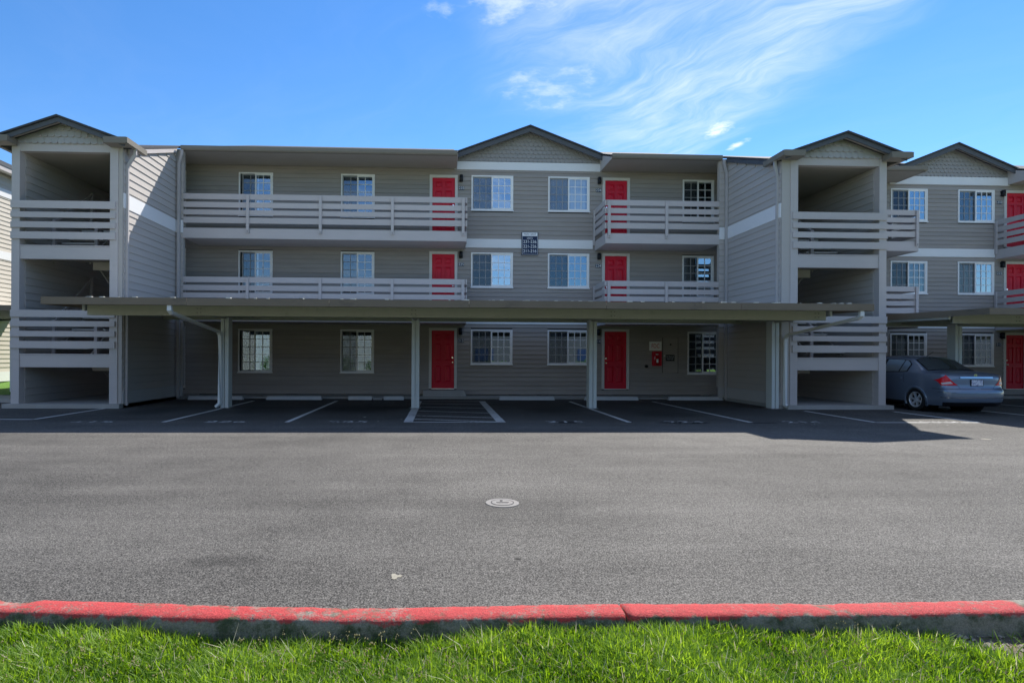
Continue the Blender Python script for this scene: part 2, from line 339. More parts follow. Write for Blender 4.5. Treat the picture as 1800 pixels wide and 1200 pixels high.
def text_mesh(s, size, extrude=0.0, align='CENTER'):
    c = bpy.data.curves.new('txt', 'FONT'); c.body = s; c.size = size; c.extrude = extrude; c.align_x = align; c.align_y = 'CENTER'; c.resolution_u = 3
    o = bpy.data.objects.new('txt', c); COL.objects.link(o)
    dg = bpy.context.evaluated_depsgraph_get(); me = bpy.data.meshes.new_from_object(o.evaluated_get(dg))
    bpy.data.objects.remove(o, do_unlink=True); bpy.data.curves.remove(c)
    me.materials.clear(); return me
def text(s, size, m, parent, loc, rot, name='lettering', sx=1.0, extrude=0.0):
    me = text_mesh(s, size, extrude); me.materials.append(MAT[m])
    return link(name, me, parent, loc, rot, (sx, 1, 1))
FRONT = (R(90), 0, 0)
for x, s in ((-7.4, '216'), (-4.62, '226'), (-2.0, '225'), (2.75, '215'), (5.4, '224'), (8.1, '214'), (11.3, '223'), (16.3, '213')):
    text(s, 0.40, 'number_paint', lot, (x, 12.42, 0.004), (0, 0, 0), 'stall_number', 1.5)

# small pale spot of spilled paint
mb = MB(); pts = []
for i in range(18):
    a = 2 * math.pi * i / 18; r_ = 0.028 * (1 + 0.35 * math.sin(3 * a + 1) + random.uniform(-0.15, 0.15)); pts.append((-0.285 + r_ * math.cos(a) * 1.15, 3.685 + r_ * math.sin(a) * 1.5, 0.004))
mat('litter', (0.42, 0.40, 0.36), 0.9, var=0.4, scale=3.0); mat('chalk', (0.27, 0.25, 0.20), 0.9, var=0.5, scale=60)
mb.add(pts, [tuple(range(18))]).build('paint_spot', 'chalk', lot)
pts = [(9.72 + 0.09 * math.cos(a) * random.uniform(0.7, 1.2), 9.78 + 0.06 * math.sin(a) * random.uniform(0.7, 1.2), 0.004) for a in np.linspace(0, 6.28, 13)[:-1]]
MB().add(pts, [tuple(range(12))]).build('paint_spot', 'chalk', lot)

# scraps and fallen petals on the asphalt
mb = MB()
for _ in range(36):
    x, y = random.uniform(-9, 12), random.uniform(11.0, 18.5); r_ = random.uniform(0.008, 0.03) * (0.5 + y / 18)
    a = random.uniform(0, 3.14); mb.add([(x + r_ * math.cos(a + k) * random.uniform(0.5, 1.3), y + r_ * math.sin(a + k) * random.uniform(0.5, 1.3), 0.004 + random.uniform(0, 0.008)) for k in (0, 1.2, 2.6, 3.9, 5.1)], [(0, 1, 2, 3, 4)])
structure(mb.build('litter', 'litter', lot), 'stuff')
# ------------------------------------------------------------------ siding boards
_bm = {}
def board_mesh(e, m):
    k = (round(e, 4), m)
    if k not in _bm:      # unit length along x, lapped wedge, butt edge at the bottom
        mb = MB(); mb.prism([(0.0, 0.0), (-0.026, 0.0), (-0.030, 0.004), (-0.008, e), (0.0, e)], 'x', 0, 1); _bm[k] = mb.mesh('siding_board', m)
    return _bm[k]
def cut(x0, x1, holes):
    segs = [(x0, x1)]
    for a, b in holes:
        out = []
        for s, t in segs:
            if b <= s or a >= t: out.append((s, t)); continue
            if a > s: out.append((s, a))
            if b < t: out.append((b, t))
        segs = out
    return [q for q in segs if q[1] - q[0] > 0.02]
def siding(parent, face, plane, a0, a1, z0, z1, e, m, holes=(), limit=290, zlim=None):
    """holes: (a0,a1,z0,z1); face: '-y','+x','-x'. zlim(a)->top, for raked tops"""
    me = board_mesh(e, m); segs = []; z = z0
    while z < z1 - 0.01:
        hs = [(h[0], h[1]) for h in holes if h[2] < z + e * 0.6 and h[3] > z + e * 0.4]
        for s in cut(a0, a1, hs): segs.append((s[0], s[1], z))
        z += e
    segs.sort(key=lambda q: q[0] - q[1]); rest = MB()
    for i, (s, t, z) in enumerate(segs):
        if i < limit:
            if face == '-y': link('siding_board', me, parent, (s, plane, z), (0, 0, 0), (t - s, 1, 1))
            elif face == '+x': link('siding_board', me, parent, (plane, s, z), (0, 0, R(90)), (t - s, 1, 1))
            else: link('siding_board', me, parent, (plane, t, z), (0, 0, R(-90)), (t - s, 1, 1))
        else: rest.prism([(plane, z), (plane - 0.026, z), (plane - 0.030, z + 0.004), (plane - 0.008, z + e), (plane, z + e)], 'x', s, t)
    if rest.v: structure(rest.build('short_siding_boards', m, parent), 'stuff')

# ------------------------------------------------------------------ windows and doors
def window(bld, x0, x1, z0, z1, Y, cols, rows, kind, open_=0.0, blind=0.0):
    """white vinyl slider: outer frame, two sashes with grids, screen on the left half"""
    f = 0.045; yo = Y - 0.045; yi = Y + 0.05; xm = (x0 + x1) / 2
    fr = MB()
    fr.box(x0, x1, yo, yi, z1 - f, z1).box(x0, x1, yo, yi, z0, z0 + f).box(x0, x0 + f, yo, yi, z0 + f, z1 - f).box(x1 - f, x1, yo, yi, z0 + f, z1 - f)
    w = fr.build('window', 'vinyl', bld)
    MB().box(x0 - 0.02, x1 + 0.02, yo - 0.02, yo, z0 - 0.025, z0 + 0.012).build('sill', 'vinyl', w)
    for side in (0, 1):
        a, b = (x0 + f, xm + 0.03) if side == 0 else (xm - 0.03, x1 - f)
        if side == 0: a += open_; b += open_ * 0.9
        yy = Y + 0.026 if side == 0 else Y - 0.012
        sf = 0.035 if side == 0 else 0.045; c, d = z0 + f, z1 - f
        sm = MB().box(a, b, yy - 0.018, yy + 0.018, d - sf, d).box(a, b, yy - 0.018, yy + 0.018, c, c + sf).box(a, a + sf, yy - 0.018, yy + 0.018, c + sf, d - sf).box(b - sf, b, yy - 0.018, yy + 0.018, c + sf, d - sf)
        sm.build('sash', 'vinyl', w)
        ga, gb, gc, gd = a + sf, b - sf, c + sf, d - sf
        tilt = random.uniform(-0.004, 0.004)
        MB().add([(ga, yy - tilt, gc), (gb, yy + tilt, gc), (gb, yy + tilt, gd), (ga, yy - tilt, gd)], [(0, 1, 2, 3)]).build('pane', random.choice(('glass', 'glass', 'glass_mid', 'glass_clear')), w)
        g = MB()
        for i in range(1, cols): 
            x = ga + (gb - ga) * i / cols; g.box(x - 0.011, x + 0.011, yy - 0.014, yy - 0.005, gc, gd)
        for j in range(1, rows):
            z = gc + (gd - gc) * j / rows; g.box(ga, gb, yy - 0.0145, yy - 0.0055, z - 0.011, z + 0.011)
        g.build('muntin_grid', 'vinyl', w)
    sc = MB().add([(x0 + f, Y - 0.006, z0 + f), (xm - 0.03, Y - 0.006, z0 + f), (xm - 0.03, Y - 0.006, z1 - f), (x0 + f, Y - 0.006, z1 - f)], [(0, 1, 2, 3)])
    sc.build('insect_screen', 'screen', w)
    # the room behind
    r_ = MB(); X0, X1, Z0, Z1, Y1 = x0 - 0.3, x1 + 0.3, z0 - 0.4, z1 + 0.2, Y + 1.6
    y0 = Y + 0.1
    r_.add([(X0, y0, Z0), (X1, y0, Z0), (X1, Y1, Z0), (X0, Y1, Z0), (X0, y0, Z1), (X1, y0, Z1), (X1, Y1, Z1), (X0, Y1, Z1)], [(0, 1, 2, 3), (4, 5, 6, 7), (1, 2, 6, 5), (2, 3, 7, 6), (3, 0, 4, 7)])
    r_.build('room_interior', 'interior', w)
    if kind == 'blind':
        b_ = MB(); z = z1 - 0.06; zl = z0 + (1 - blind) * (z1 - z0)
        b_.box(x0 + 0.05, x1 - 0.05, Y + 0.09, Y + 0.13, z1 - 0.09, z1 - 0.05)
        while z > zl:
            b_.add([(x0 + 0.05, Y + 0.085, z - 0.014), (x1 - 0.05, Y + 0.085, z - 0.014), (x1 - 0.05, Y + 0.125, z + 0.004), (x0 + 0.05, Y + 0.125, z + 0.004)], [(0, 1, 2, 3)]); z -= 0.034
        b_.build('blind', 'blind', w)
    elif kind == 'curtain':
        b_ = MB(); n = 40; vs = []; fs = []
        a, b = x0 + 0.05, x0 + 0.05 + blind * (x1 - x0 - 0.1)
        for i in range(n + 1):
            x = a + (b - a) * i / n; y = Y + 0.15 + 0.025 * math.sin(i * 1.3) + 0.01 * math.sin(i * 2.9); vs += [(x, y, z0 + 0.02), (x, y, z1 - 0.02)]
        for i in range(n): fs.append((2 * i, 2 * i + 2, 2 * i + 3, 2 * i + 1))
        b_.add(vs, fs).build('curtain', 'curtain', w, smooth=True)
    return w
_pan = {}
def door(bld, x0, x1, z0, h, Y, knob):
    """six-panel red door in a pale frame"""
    f = 0.095
    fr = MB().box(x0 - f, x0, Y - 0.045, Y + 0.06, z0, z0 + h + f).box(x1, x1 + f, Y - 0.045, Y + 0.06, z0, z0 + h + f).box(x0, x1, Y - 0.045, Y + 0.06, z0 + h, z0 + h + f)
    # leaf: a slab with six recessed fields, stiles and rails proud
    w = x1 - x0; st = 0.115 * w / 0.8; ms = 0.10; cols = [(x0 + st, x0 + w / 2 - ms / 2), (x0 + w / 2 + ms / 2, x1 - st)]
    rows = [(z0 + 0.22, z0 + 0.82), (z0 + 0.98, z0 + 1.60), (z0 + 1.70, z0 + h - 0.12)]
    lf = MB().box(x0 + 0.003, x1 - 0.003, Y + 0.022, Y + 0.05, z0 + 0.012, z0 + h - 0.003)
    ys, yb = Y + 0.0, Y + 0.022
    lf.box(x0 + 0.003, cols[0][0], ys, yb, z0 + 0.012, z0 + h - 0.003).box(cols[1][1], x1 - 0.003, ys, yb, z0 + 0.012, z0 + h - 0.003).box(cols[0][1], cols[1][0], ys, yb, rows[0][0], rows[2][1])
    zs = [z0 + 0.012, rows[0][0], rows[0][1], rows[1][0], rows[1][1], rows[2][0], rows[2][1], z0 + h - 0.003]
    for i in range(0, 8, 2):
        for c in ([(cols[0][0], cols[1][1])] if i in (0, 6) else cols): lf.box(c[0], c[1], ys, yb, zs[i], zs[i + 1])
    d = lf.build('door', 'door_red', bld)
    fr.build('door_frame', 'door_frame', d)
    MB().box(x0, x1, Y - 0.03, Y + 0.02, z0 - 0.02, z0 + 0.012).build('threshold', 'steel', d)
    for c in cols:
        for r_ in rows:
            k = (round(c[1] - c[0], 3), round(r_[1] - r_[0], 3))
            if k not in _pan:
                a, b = k; i = 0.014; j = 0.06
                _pan[k] = MB().add([(i, 0, i), (a - i, 0, i), (a - i, 0, b - i), (i, 0, b - i), (j, -0.019, j), (a - j, -0.019, j), (a - j, -0.019, b - j), (j, -0.019, b - j)],
                                   [(4, 5, 6, 7), (0, 1, 5, 4), (1, 2, 6, 5), (2, 3, 7, 6), (3, 0, 4, 7)]).mesh('door_panel', 'door_red')
            link('door_panel', _pan[k], d, (c[0], yb, r_[0]))
    kx = x1 - 0.06 if knob > 0 else x0 + 0.06
    MB().cyl((kx, Y + 0.006, z0 + 0.93), 'y', 0.028, -0.012, 12).cyl((kx, Y - 0.005, z0 + 0.93), 'y', 0.014, -0.03, 10).cyl((kx, Y - 0.03, z0 + 0.93), 'y', 0.027, -0.035, 12, 0.018).build('door_knob', 'chrome', d)
    MB().cyl((kx, Y + 0.006, z0 + 1.09), 'y', 0.028, -0.022, 12).build('deadbolt', 'chrome', d)
    return d
def wall_light(x, Y, z, label):
    t = thing('wall_light', (x, Y, z), label, 'wall light', 'black wall lights beside the doors')
    MB().box(x - 0.045, x + 0.045, Y - 0.05, Y, z - 0.09, z + 0.09).build('bracket', 'black_metal', t)
    MB().cyl((x, Y - 0.10, z - 0.115), 'z', 0.062, 0.23, 16).build('shade', 'black_metal', t, True)
    return t
def number_plate(s, x, Y, z, where):
    t = thing('number_plate', (x, Y, z), f'small navy plate reading {s}, {where}', 'number plate', 'unit number plates')
    B(x - 0.095, x + 0.095, Y - 0.034, Y - 0.02, z - 0.062, z + 0.062).build('plate', 'navy', t)
    text(s, 0.135, 'sign_white', t, (x, Y - 0.037, z), FRONT, 'number', 0.95)

# ------------------------------------------------------------------ scalloped gable shingles
def scallops(parent, xc, Y, z0, zap, slope, w, hgt, m, amp=0.27):
    """rows of round-butt shingles filling a gable triangle; apex at zap"""
    mb = MB(); row = 0; z = z0
    while z < zap - 0.06:
        hw = (zap - z) / slope; n = int(hw / w) + 1; off = (row % 2) * w / 2
        for i in range(-n - 1, n + 1):
            cx = xc + i * w + off + w / 2
            top = z + hgt * 1.25
            if abs(cx - xc) + w * 0.35 > (zap - z - hgt * 0.55) / slope: continue
            top = min(top, zap - (abs(cx - xc) + w / 2) * slope - 0.005)
            if top < z + hgt * 0.45: top = z + hgt * 0.45
            y = Y - 0.016 + 0.0 * row; k = w / 2 - 0.0015
            arc = [(cx + k * math.cos(a), z + w * amp + w * amp * math.sin(a)) for a in np.linspace(math.pi, 2 * math.pi, 7)]
            poly = [(cx + k, top), (cx - k, top)] + arc
            nn = len(poly); vs = [(u, y - (0.034 if hgt > 0.16 else 0.020) if q >= 2 else y + 0.012, v) for q, (u, v) in enumerate(poly)] + [(u, Y, v) for u, v in poly]
            mb.add(vs, [tuple(range(nn))] + [(q, nn + q, nn + (q + 1) % nn, (q + 1) % nn) for q in range(nn)])
        z += hgt; row += 1
    return structure(mb.build('scallop_shingles', m, parent), 'stuff')
# ------------------------------------------------------------------ apartment building sections
def wall_holes(x0, x1, z0, z1, y0, y1, holes):
    mb = MB(); zs = sorted({z0, z1} | {min(max(h[k], z0), z1) for h in holes for k in (2, 3)})
    for a, b in zip(zs[:-1], zs[1:]):
        if b - a < 1e-4: continue
        zm = (a + b) / 2
        for s, t in cut(x0, x1, [(h[0], h[1]) for h in holes if h[2] < zm < h[3]]): mb.box(s, t, y0, y1, a, b)
    return mb
FLOOR = (0.30, 2.99, 5.68)
RAILZ = ((6.49, 6.67), (6.23, 6.40), (5.99, 6.15), (5.72, 5.91))
def balcony(bld, x0, x1, yf, yw, dz, posts, left_side, right_side):
    """timber walkway: slab with fascia, four rails, posts bolted on the outside"""
    mb = MB().box(x0, x1, yf, yw - 0.035, 5.23 - dz, 5.545 - dz).box(x0 + 0.005, x1 - 0.005, yf + 0.03, yw - 0.035, 5.545 - dz, 5.57 - dz)
    d = mb.build('balcony', 'trim', bld)
    for a, b in RAILZ:
        B(x0 + 0.01, x1 - 0.01, yf - 0.012, yf + 0.028, a - dz, b - dz).build('rail', 'trim', d)
    for x in posts:
        B(x - 0.045, x + 0.045, yf - 0.062, yf - 0.013, 5.40 - dz, 6.645 - dz).build('post', 'trim', d)
        MB().cyl((x, yf - 0.062, 5.47 - dz), 'y', 0.014, -0.012, 8).cyl((x, yf - 0.062, 5.44 - dz), 'y', 0.014, -0.010, 8).build('bolts', 'iron', d)
    for on, x, sg in ((left_side, x0, -1), (right_side, x1, 1)):
        if not on: continue
        for a, b in RAILZ: 
            B(min(x + sg * 0.005, x + sg * 0.045), max(x + sg * 0.005, x + sg * 0.045), yf - 0.012, yw - 0.04, a - dz, b - dz).build('rail', 'trim', d)
        B(min(x + sg * 0.046, x + sg * 0.09), max(x + sg * 0.046, x + sg * 0.09), yw - 0.13, yw - 0.04, 5.40 - dz, 6.645 - dz).build('post', 'trim', d)
        B(min(x + sg * 0.001, x + sg * 0.03), max(x + sg * 0.001, x + sg * 0.03), yf, yw - 0.036, 5.215 - dz, 5.54 - dz).build('side_fascia', 'trim', d)
    return d
def eave(bld, x0, x1, yf, yw, endl, endr):
    g = MB().prism([(yf - 0.13, 8.18), (yf - 0.13, 8.07), (yf - 0.09, 8.03), (yf, 8.03), (yf, 8.18)], 'x', x0, x1).build('gutter', 'gutter', bld)
    so = MB().box(x0, x1, yf + 0.002, yw - 0.032, 8.045, 8.075); so.build('soffit', 'soffit', bld)
    for on, x, sg in ((endl, x0, -1), (endr, x1, 1)):
        if on: MB().prism([(yf, 8.03), (yf, 8.19), (yw - 0.03, 8.19 + 0.375 * (yw - yf)), (yw - 0.03, 8.03)], 'x', x - 0.02 * (sg < 0), x + 0.02 * (sg > 0)).build('eave_end', 'trim', bld)
def slope_roof(bld, x0, x1, y0, z0, y1, sl=0.375, th=0.06, name='roof', m='roof_dark'):
    z1 = z0 + sl * (y1 - y0)
    return MB().prism([(y0, z0), (y1, z1), (y1, z1 + th), (y0, z0 + th)], 'x', x0, x1).build(name, m, bld)
def gable_front(bld, xc, hw, Y, over, zfoot, slope, rows_w, rows_h, mshin, yback, wallz0, mrake='rake', yeave=None, rd=0.17):
    zap = zfoot + hw * slope
    # triangular wall, shingles, rake boards, roof
    q_ = (zap - 0.02 - wallz0) / slope; MB().prism([(xc - q_, wallz0), (xc + q_, wallz0), (xc, zap - 0.02)], 'y', Y, Y + 0.1).build('gable_wall', mshin, bld)
    scallops(bld, xc, Y, wallz0 + 0.01, zap - 0.03, slope, rows_w, rows_h, mshin, 0.27 if rows_h > 0.16 else 0.32)
    yo = Y - over
    for sg in (-1, 1):
        MB().prism([(xc, zap), (xc + sg * (hw + 0.12), zfoot - 0.12 * slope), (xc + sg * (hw + 0.12), zfoot - 0.12 * slope - rd), (xc, zap - rd)], 'y', yo, yo + 0.04).build('rake_board', mrake, bld)
        x1 = xc + sg * (hw + 0.16); z1 = zfoot - 0.16 * slope
        MB().add([(xc, yo - 0.05, zap + 0.005), (x1, yo - 0.05, z1 + 0.005), (x1, yeave or yback, z1 + 0.005), (xc, yback, zap + 0.005),
                  (xc, yo - 0.05, zap + 0.055), (x1, yo - 0.05, z1 + 0.055), (x1, yeave or yback, z1 + 0.055), (xc, yback, zap + 0.055)],
                 [(0, 3, 2, 1), (4, 5, 6, 7), (0, 1, 5, 4), (1, 2, 6, 5), (2, 3, 7, 6), (3, 0, 4, 7)]).build('roof_slope', 'roof_dark', bld)
        # soffit board beneath the rake overhang
        MB().add([(xc, yo + 0.04, zap - 0.015), (x1, yo + 0.04, z1 - 0.015), (x1, Y - 0.05, z1 - 0.015), (xc, Y - 0.05, zap - 0.015)], [(0, 1, 2, 3)]).build('rake_soffit', 'soffit', bld)
    return zap

YW = 20.1; YE = 18.75; EXP = 0.157
# ---- central section
main = thing('apartment_building', (0, YW, 0), 'three-storey grey lap-sided apartment block with centre gable behind the long carport', 'building')
DOORS = [(-9.75, -8.95, 1), (-0.33, 0.47, 1), (5.82, 6.62, -1)]
WIN = []   # x0,x1,z0,z1,cols,rows,kind,blind,open
for fl, dz in ((2, 0.0), (1, 2.72), (0, 5.44)):
    zt, zb = 7.80 - dz, 6.29 - dz
    WIN.append((-7.05, -5.88, zb, zt, 2, 5, ('blind', 'none', 'none')[2 - fl], 0.35, 0.06))
    WIN.append((-3.52, -2.35, zb, zt, 2, 5, ('blind', 'none', 'curtain')[2 - fl], 0.22 if fl == 2 else 0.3, 0.0))
    xe = 0.2 if fl == 0 else 0.0
    WIN.append((8.63 + xe, 9.77 + xe, zb, zt, 2, 5, ('blind', 'curtain', 'none')[2 - fl], (0.55, 0.45, 1)[2 - fl], 0.0))
    zt, zb = 7.83 - dz, 6.60 - dz
    WIN.append((1.05, 2.53, zb, zt, 3, 4, ('blind', 'none', 'none')[2 - fl], 0.14, 0.0))
    WIN.append((3.78, 5.26, zb, zt, 3, 4, ('curtain', 'blind', 'curtain')[2 - fl], (1.0, 0.45, 0.25)[2 - fl], 0.0))
holes = [(d[0] - 0.09, d[1] + 0.09, f - 0.02, f + 2.05 + 0.09) for d in DOORS for f in FLOOR] + [(w[0] + 0.004, w[1] - 0.004, w[2] + 0.004, w[3] - 0.004) for w in WIN]
wm = wall_holes(-11.5, 12.5, 0.07, 8.33, YW + 0.002, YW + 0.13, holes).build('wall', 'wall_back', main)
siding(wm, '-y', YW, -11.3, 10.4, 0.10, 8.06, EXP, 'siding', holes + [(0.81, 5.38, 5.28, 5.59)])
B(-11.5, 12.5, YW + 0.02, YW + 0.3, -0.05, 0.07).build('foundation', 'concrete', main)
for x in (-5.2, -3.95, 2.6, 3.62): B(x - 0.2, x + 0.2, YW - 0.012, YW + 0.015, 0.075, 0.105).build('crawl_vent', 'dark', main)
for d in DOORS:
    for f in FLOOR: door(main, d[0], d[1], f, 2.05, YW, d[2])
for w in WIN: window(main, w[0], w[1], w[2], w[3], YW, w[4], w[5], w[6], w[8], w[7])
B(0.45, 5.69, YW - 0.05, YW, 8.03, 8.31).build('white_band', 'band', main)
B(0.81, 5.38, YW - 0.045, YW, 5.28, 5.59).build('white_band', 'band', main)
B(0.81, 5.38, YW - 0.045, YW, 2.59, 2.90).build('white_band', 'band', main)
for dz in (0, 2.69):
    balcony(main, -8.36, 0.80, YE, YW, dz, (-6.29, -3.95, -1.61, 0.71), False, True)
    balcony(main, 5.48, 9.31, YE, YW, dz, (5.57, 7.51), True, False)
eave(main, -8.40, 0.51, YE, YW, False, True); eave(main, 5.65, 9.36, YE, YW, True, False)
slope_roof(main, -8.70, 0.53, YE - 0.02, 8.11, 26.4); slope_roof(main, 5.63, 9.66, YE - 0.02, 8.11, 26.4)
slope_roof(main, 0.53, 5.63, YW + 0.3, 8.75, 26.4, 0.345)
gable_front(main, 3.08, 2.60, YW, 0.34, 8.49, 0.375, 0.16, 0.142, 'shingle', 25.0, 8.31)
B(-11.4, -8.402, 18.92, YW - 0.032, 8.045, 8.075).build('soffit', 'soffit', main); B(9.362, 12.5, 18.92, YW - 0.032, 8.045, 8.075).build('soffit', 'soffit', main)
B(-11.5, 12.5, 26.3, 26.5, 0, 10.9).build('rear_wall', 'wall_back', main)

# ---- section to the right, set back a little
YW2 = 20.8; YE2 = 19.45
sec2 = thing('apartment_building', (19.2, YW2, 0), 'grey apartment block section at the far right behind the parked car', 'building')
D2 = [(21.40, 22.14, -1)]
WIN2 = []
for fl, dz in ((2, 0.0), (1, 2.72), (0, 5.44)):
    zt, zb = 7.83 - dz, 6.60 - dz
    WIN2.append((16.88, 18.30, zb, zt, 3, 4, ('blind', 'blind', 'curtain')[2 - fl], (0.5, 1.0, 0.5)[2 - fl], 0.05 if fl == 2 else 0.0))
    WIN2.append((19.50, 20.92, zb, zt, 3, 4, ('blind', 'curtain', 'blind')[2 - fl], (0.25, 0.6, 0.75)[2 - fl], 0.0))
    WIN2.append((24.2, 25.4, 6.29 - dz, 7.80 - dz, 2, 5, 'none', 1.0, 0.0))
holes2 = [(d[0] - 0.09, d[1] + 0.09, f - 0.02, f + 2.05 + 0.09) for d in D2 for f in FLOOR] + [(w[0] + 0.004, w[1] - 0.004, w[2] + 0.004, w[3] - 0.004) for w in WIN2]
w2 = wall_holes(12.6, 27.0, 0.07, 8.33, YW2 + 0.002, YW2 + 0.13, holes2).build('wall', 'wall_back', sec2)
siding(w2, '-y', YW2, 12.7, 27.0, 0.10, 8.06, EXP, 'siding', holes2 + [(16.84, 20.95, 5.28, 5.59)], limit=260)
B(12.6, 27.0, YW2 + 0.02, YW2 + 0.3, -0.05, 0.07).build('foundation', 'concrete', sec2)
for d in D2:
    for f in FLOOR: door(sec2, d[0], d[1], f, 2.05, YW2, d[2])
for w in WIN2: window(sec2, w[0], w[1], w[2], w[3], YW2, w[4], w[5], w[6], w[8], w[7])
B(16.84, 21.50, YW2 - 0.05, YW2, 8.0, 8.30).build('white_band', 'band', sec2)
for dz in (0, 2.69): B(16.84, 20.95, YW2 - 0.045, YW2, 5.28 - dz, 5.59 - dz).build('white_band', 'band', sec2)
for dz in (0, 2.69):
    balcony(sec2, 12.65, 16.79, YE2, YW2, dz, (14.4, 16.74), False, True)
    balcony(sec2, 21.0, 27.0, YE2, YW2, dz, (21.06, 23.2, 25.4), True, False)
eave(sec2, 12.65, 17.05, YE2, YW2, False, True); eave(sec2, 21.45, 27.0, YE2, YW2, True, False)
slope_roof(sec2, 12.60, 17.07, YE2 - 0.02, 8.11, 27.0); slope_roof(sec2, 21.43, 27.1, YE2 - 0.02, 8.11, 27.0)
slope_roof(sec2, 17.07, 21.43, YW2 + 0.3, 8.75, 27.0, 0.345)
gable_front(sec2, 19.2, 2.36, YW2, 0.34, 8.49, 0.40, 0.16, 0.142, 'shingle', 25.6, 8.30)
B(12.6, 27.0, 26.9, 27.1, 0, 10.9).build('rear_wall', 'wall_back', sec2)
B(27.0, 27.12, 20.8, 27.0, 0, 8.3).build('end_wall', 'siding', sec2)

# ------------------------------------------------------------------ stair towers
TR_UP = ((5.34, 5.54), (5.09, 5.24), (4.82, 4.98), (4.52, 4.71)); TR_LO = ((2.43, 2.62), (2.18, 2.33), (1.91, 2.06), (1.60, 1.79))
def stair_tower(c, s, sw, ret, label):
    """s=+1: the open walkway side is towards +x. sw: side wall offset from the centre, ret: x of the wall's return by the balcony"""
    hw = 1.39; Yt = 15.65; t = thing('stair_tower', (c, Yt, 0), label, 'stair tower')
    MB().box(c - 1.52, c + 1.52, Yt - 0.14, 20.05, -0.05, 0.115).build('base_slab', 'concrete', t)
    for x in (c - hw, c + hw - 0.21): B(x, x + 0.21, Yt, Yt + 0.2, 0.115, 7.08).build('post', 'trim', t)
    B(c - hw + 0.212, c + hw - 0.212, Yt + 0.012, Yt + 0.18, 6.87, 7.08).build('header', 'trim', t)
    for (z0, z1), rails in (((3.99, 4.36), TR_UP), ((1.09, 1.45), TR_LO)):
        d = MB().box(c - hw + 0.212, c + hw - 0.212, Yt + 0.02, Yt + 0.16, z0, z1 - 0.03).box(c - hw + 0.212, c + hw - 0.212, Yt + 0.005, Yt + 1.25, z1 - 0.028, z1).build('landing', 'trim', t)
        B(c - 1.18, c + 1.18, Yt + 0.17, Yt + 1.24, z0 + 0.12, z1 - 0.03).build('landing_joists', 'soffit', d)
        B(c + s * 0.05 if s > 0 else c - 1.18, c + 1.18 if s > 0 else c - 0.05, Yt + 1.16, Yt + 1.25, z0 - 0.12, z0 + 0.115).build('landing_beam', 'trim', d)
        for a, b in rails: B(c - hw + (0.0 if s > 0 else 0.05), c + hw - (0.05 if s > 0 else 0.0), Yt - 0.042, Yt - 0.002, a, b).build('rail', 'trim', d)
    # outer wall, boards on the inside face
    xi = c - s * 1.18; xo = c - s * hw
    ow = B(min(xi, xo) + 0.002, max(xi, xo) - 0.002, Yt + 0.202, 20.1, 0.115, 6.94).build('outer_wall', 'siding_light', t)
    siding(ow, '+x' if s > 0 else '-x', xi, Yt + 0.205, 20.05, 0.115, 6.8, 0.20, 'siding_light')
    # side wall towards the courtyard, raked top following the roof
    xs = c + s * sw; x2 = c + s * (sw - 0.12); ya, yb = Yt + 0.06, 18.80
    rz = lambda y: 8.12 - 0.375 * (18.75 - y)
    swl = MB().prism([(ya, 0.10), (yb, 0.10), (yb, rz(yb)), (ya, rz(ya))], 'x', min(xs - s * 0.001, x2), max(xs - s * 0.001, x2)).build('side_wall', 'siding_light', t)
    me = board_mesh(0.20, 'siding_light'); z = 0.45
    while z < 8.0:
        y0 = ya
        if z + 0.2 > rz(ya) - 0.02: y0 = 18.75 - (8.12 - 0.02 - (z + 0.2)) / 0.375
        if y0 < yb - 0.05:
            if s > 0: link('siding_board', me, swl, (xs, y0, z), (0, 0, R(90)), (yb - y0, 1, 1))
            else: link('siding_board', me, swl, (xs, yb, z), (0, 0, R(-90)), (yb - y0, 1, 1))
        z += 0.20
    def sb(name, a, b, m, th):
        return B(min(xs, xs + s * th), max(xs, xs + s * th), ya - 0.01, yb + 0.0, a, b).build(name, m, t)
    sb('skirt_board', 0.11, 0.45, 'band_grey', 0.028); sb('white_band', 5.40, 5.80, 'band', 0.036)
    B(min(xs - s * 0.1, xs + s * 0.02), max(xs - s * 0.1, xs + s * 0.02), ya, yb, -0.03, 0.10).build('footing', 'concrete', t)
    # returns facing the lot
    a, b = sorted((xs, ret)); rw = B(a + 0.001, b - 0.001, yb - 0.03, yb + 0.1, 0.45, 8.10).build('return_wall', 'siding_light', t)
    me2 = board_mesh(0.20, 'siding_light'); z = 0.45
    while z < 7.85: link('siding_board', me2, rw, (a, yb - 0.03, z), (0, 0, 0), (b - a, 1, 1)); z += 0.20
    B(a, b, yb - 0.07, yb, 0.11, 0.45).build('skirt_board', 'band_grey', t); B(a, b, yb - 0.075, yb - 0.031, 5.40, 5.80).build('white_band', 'band', t)
    B(a, b, yb + 0.1, 20.06, 0, 0.1).build('walkway_slab', 'concrete', t)
    a, b = sorted((c + s * hw, xs)); B(a + 0.001, b, ya - 0.035, ya - 0.012, 0.12, 7.06).build('corner_board', 'siding_light', t)
    # roof: lower slope continuing the main roof, and the little gable in front
    xa, xb = sorted((c - s * 1.75, c + s * (sw + 0.10)))
    MB().prism([(Yt + 0.08, rz(Yt + 0.08)), (18.9, rz(18.9)), (18.9, rz(18.9) + 0.07), (Yt + 0.08, rz(Yt + 0.08) + 0.07)], 'x', xa, xb).build('roof', 'roof_dark', t)
    MB().prism([(20.2, rz(20.2)), (18.9, rz(18.9)), (18.9, rz(18.9) + 0.068), (20.2, rz(20.2) + 0.068)], 'x', xa, xb - 0.0).build('roof', 'roof_dark', t)
    e0, e1 = sorted((c + s * (sw + 0.05), c + s * (sw + 0.09)))
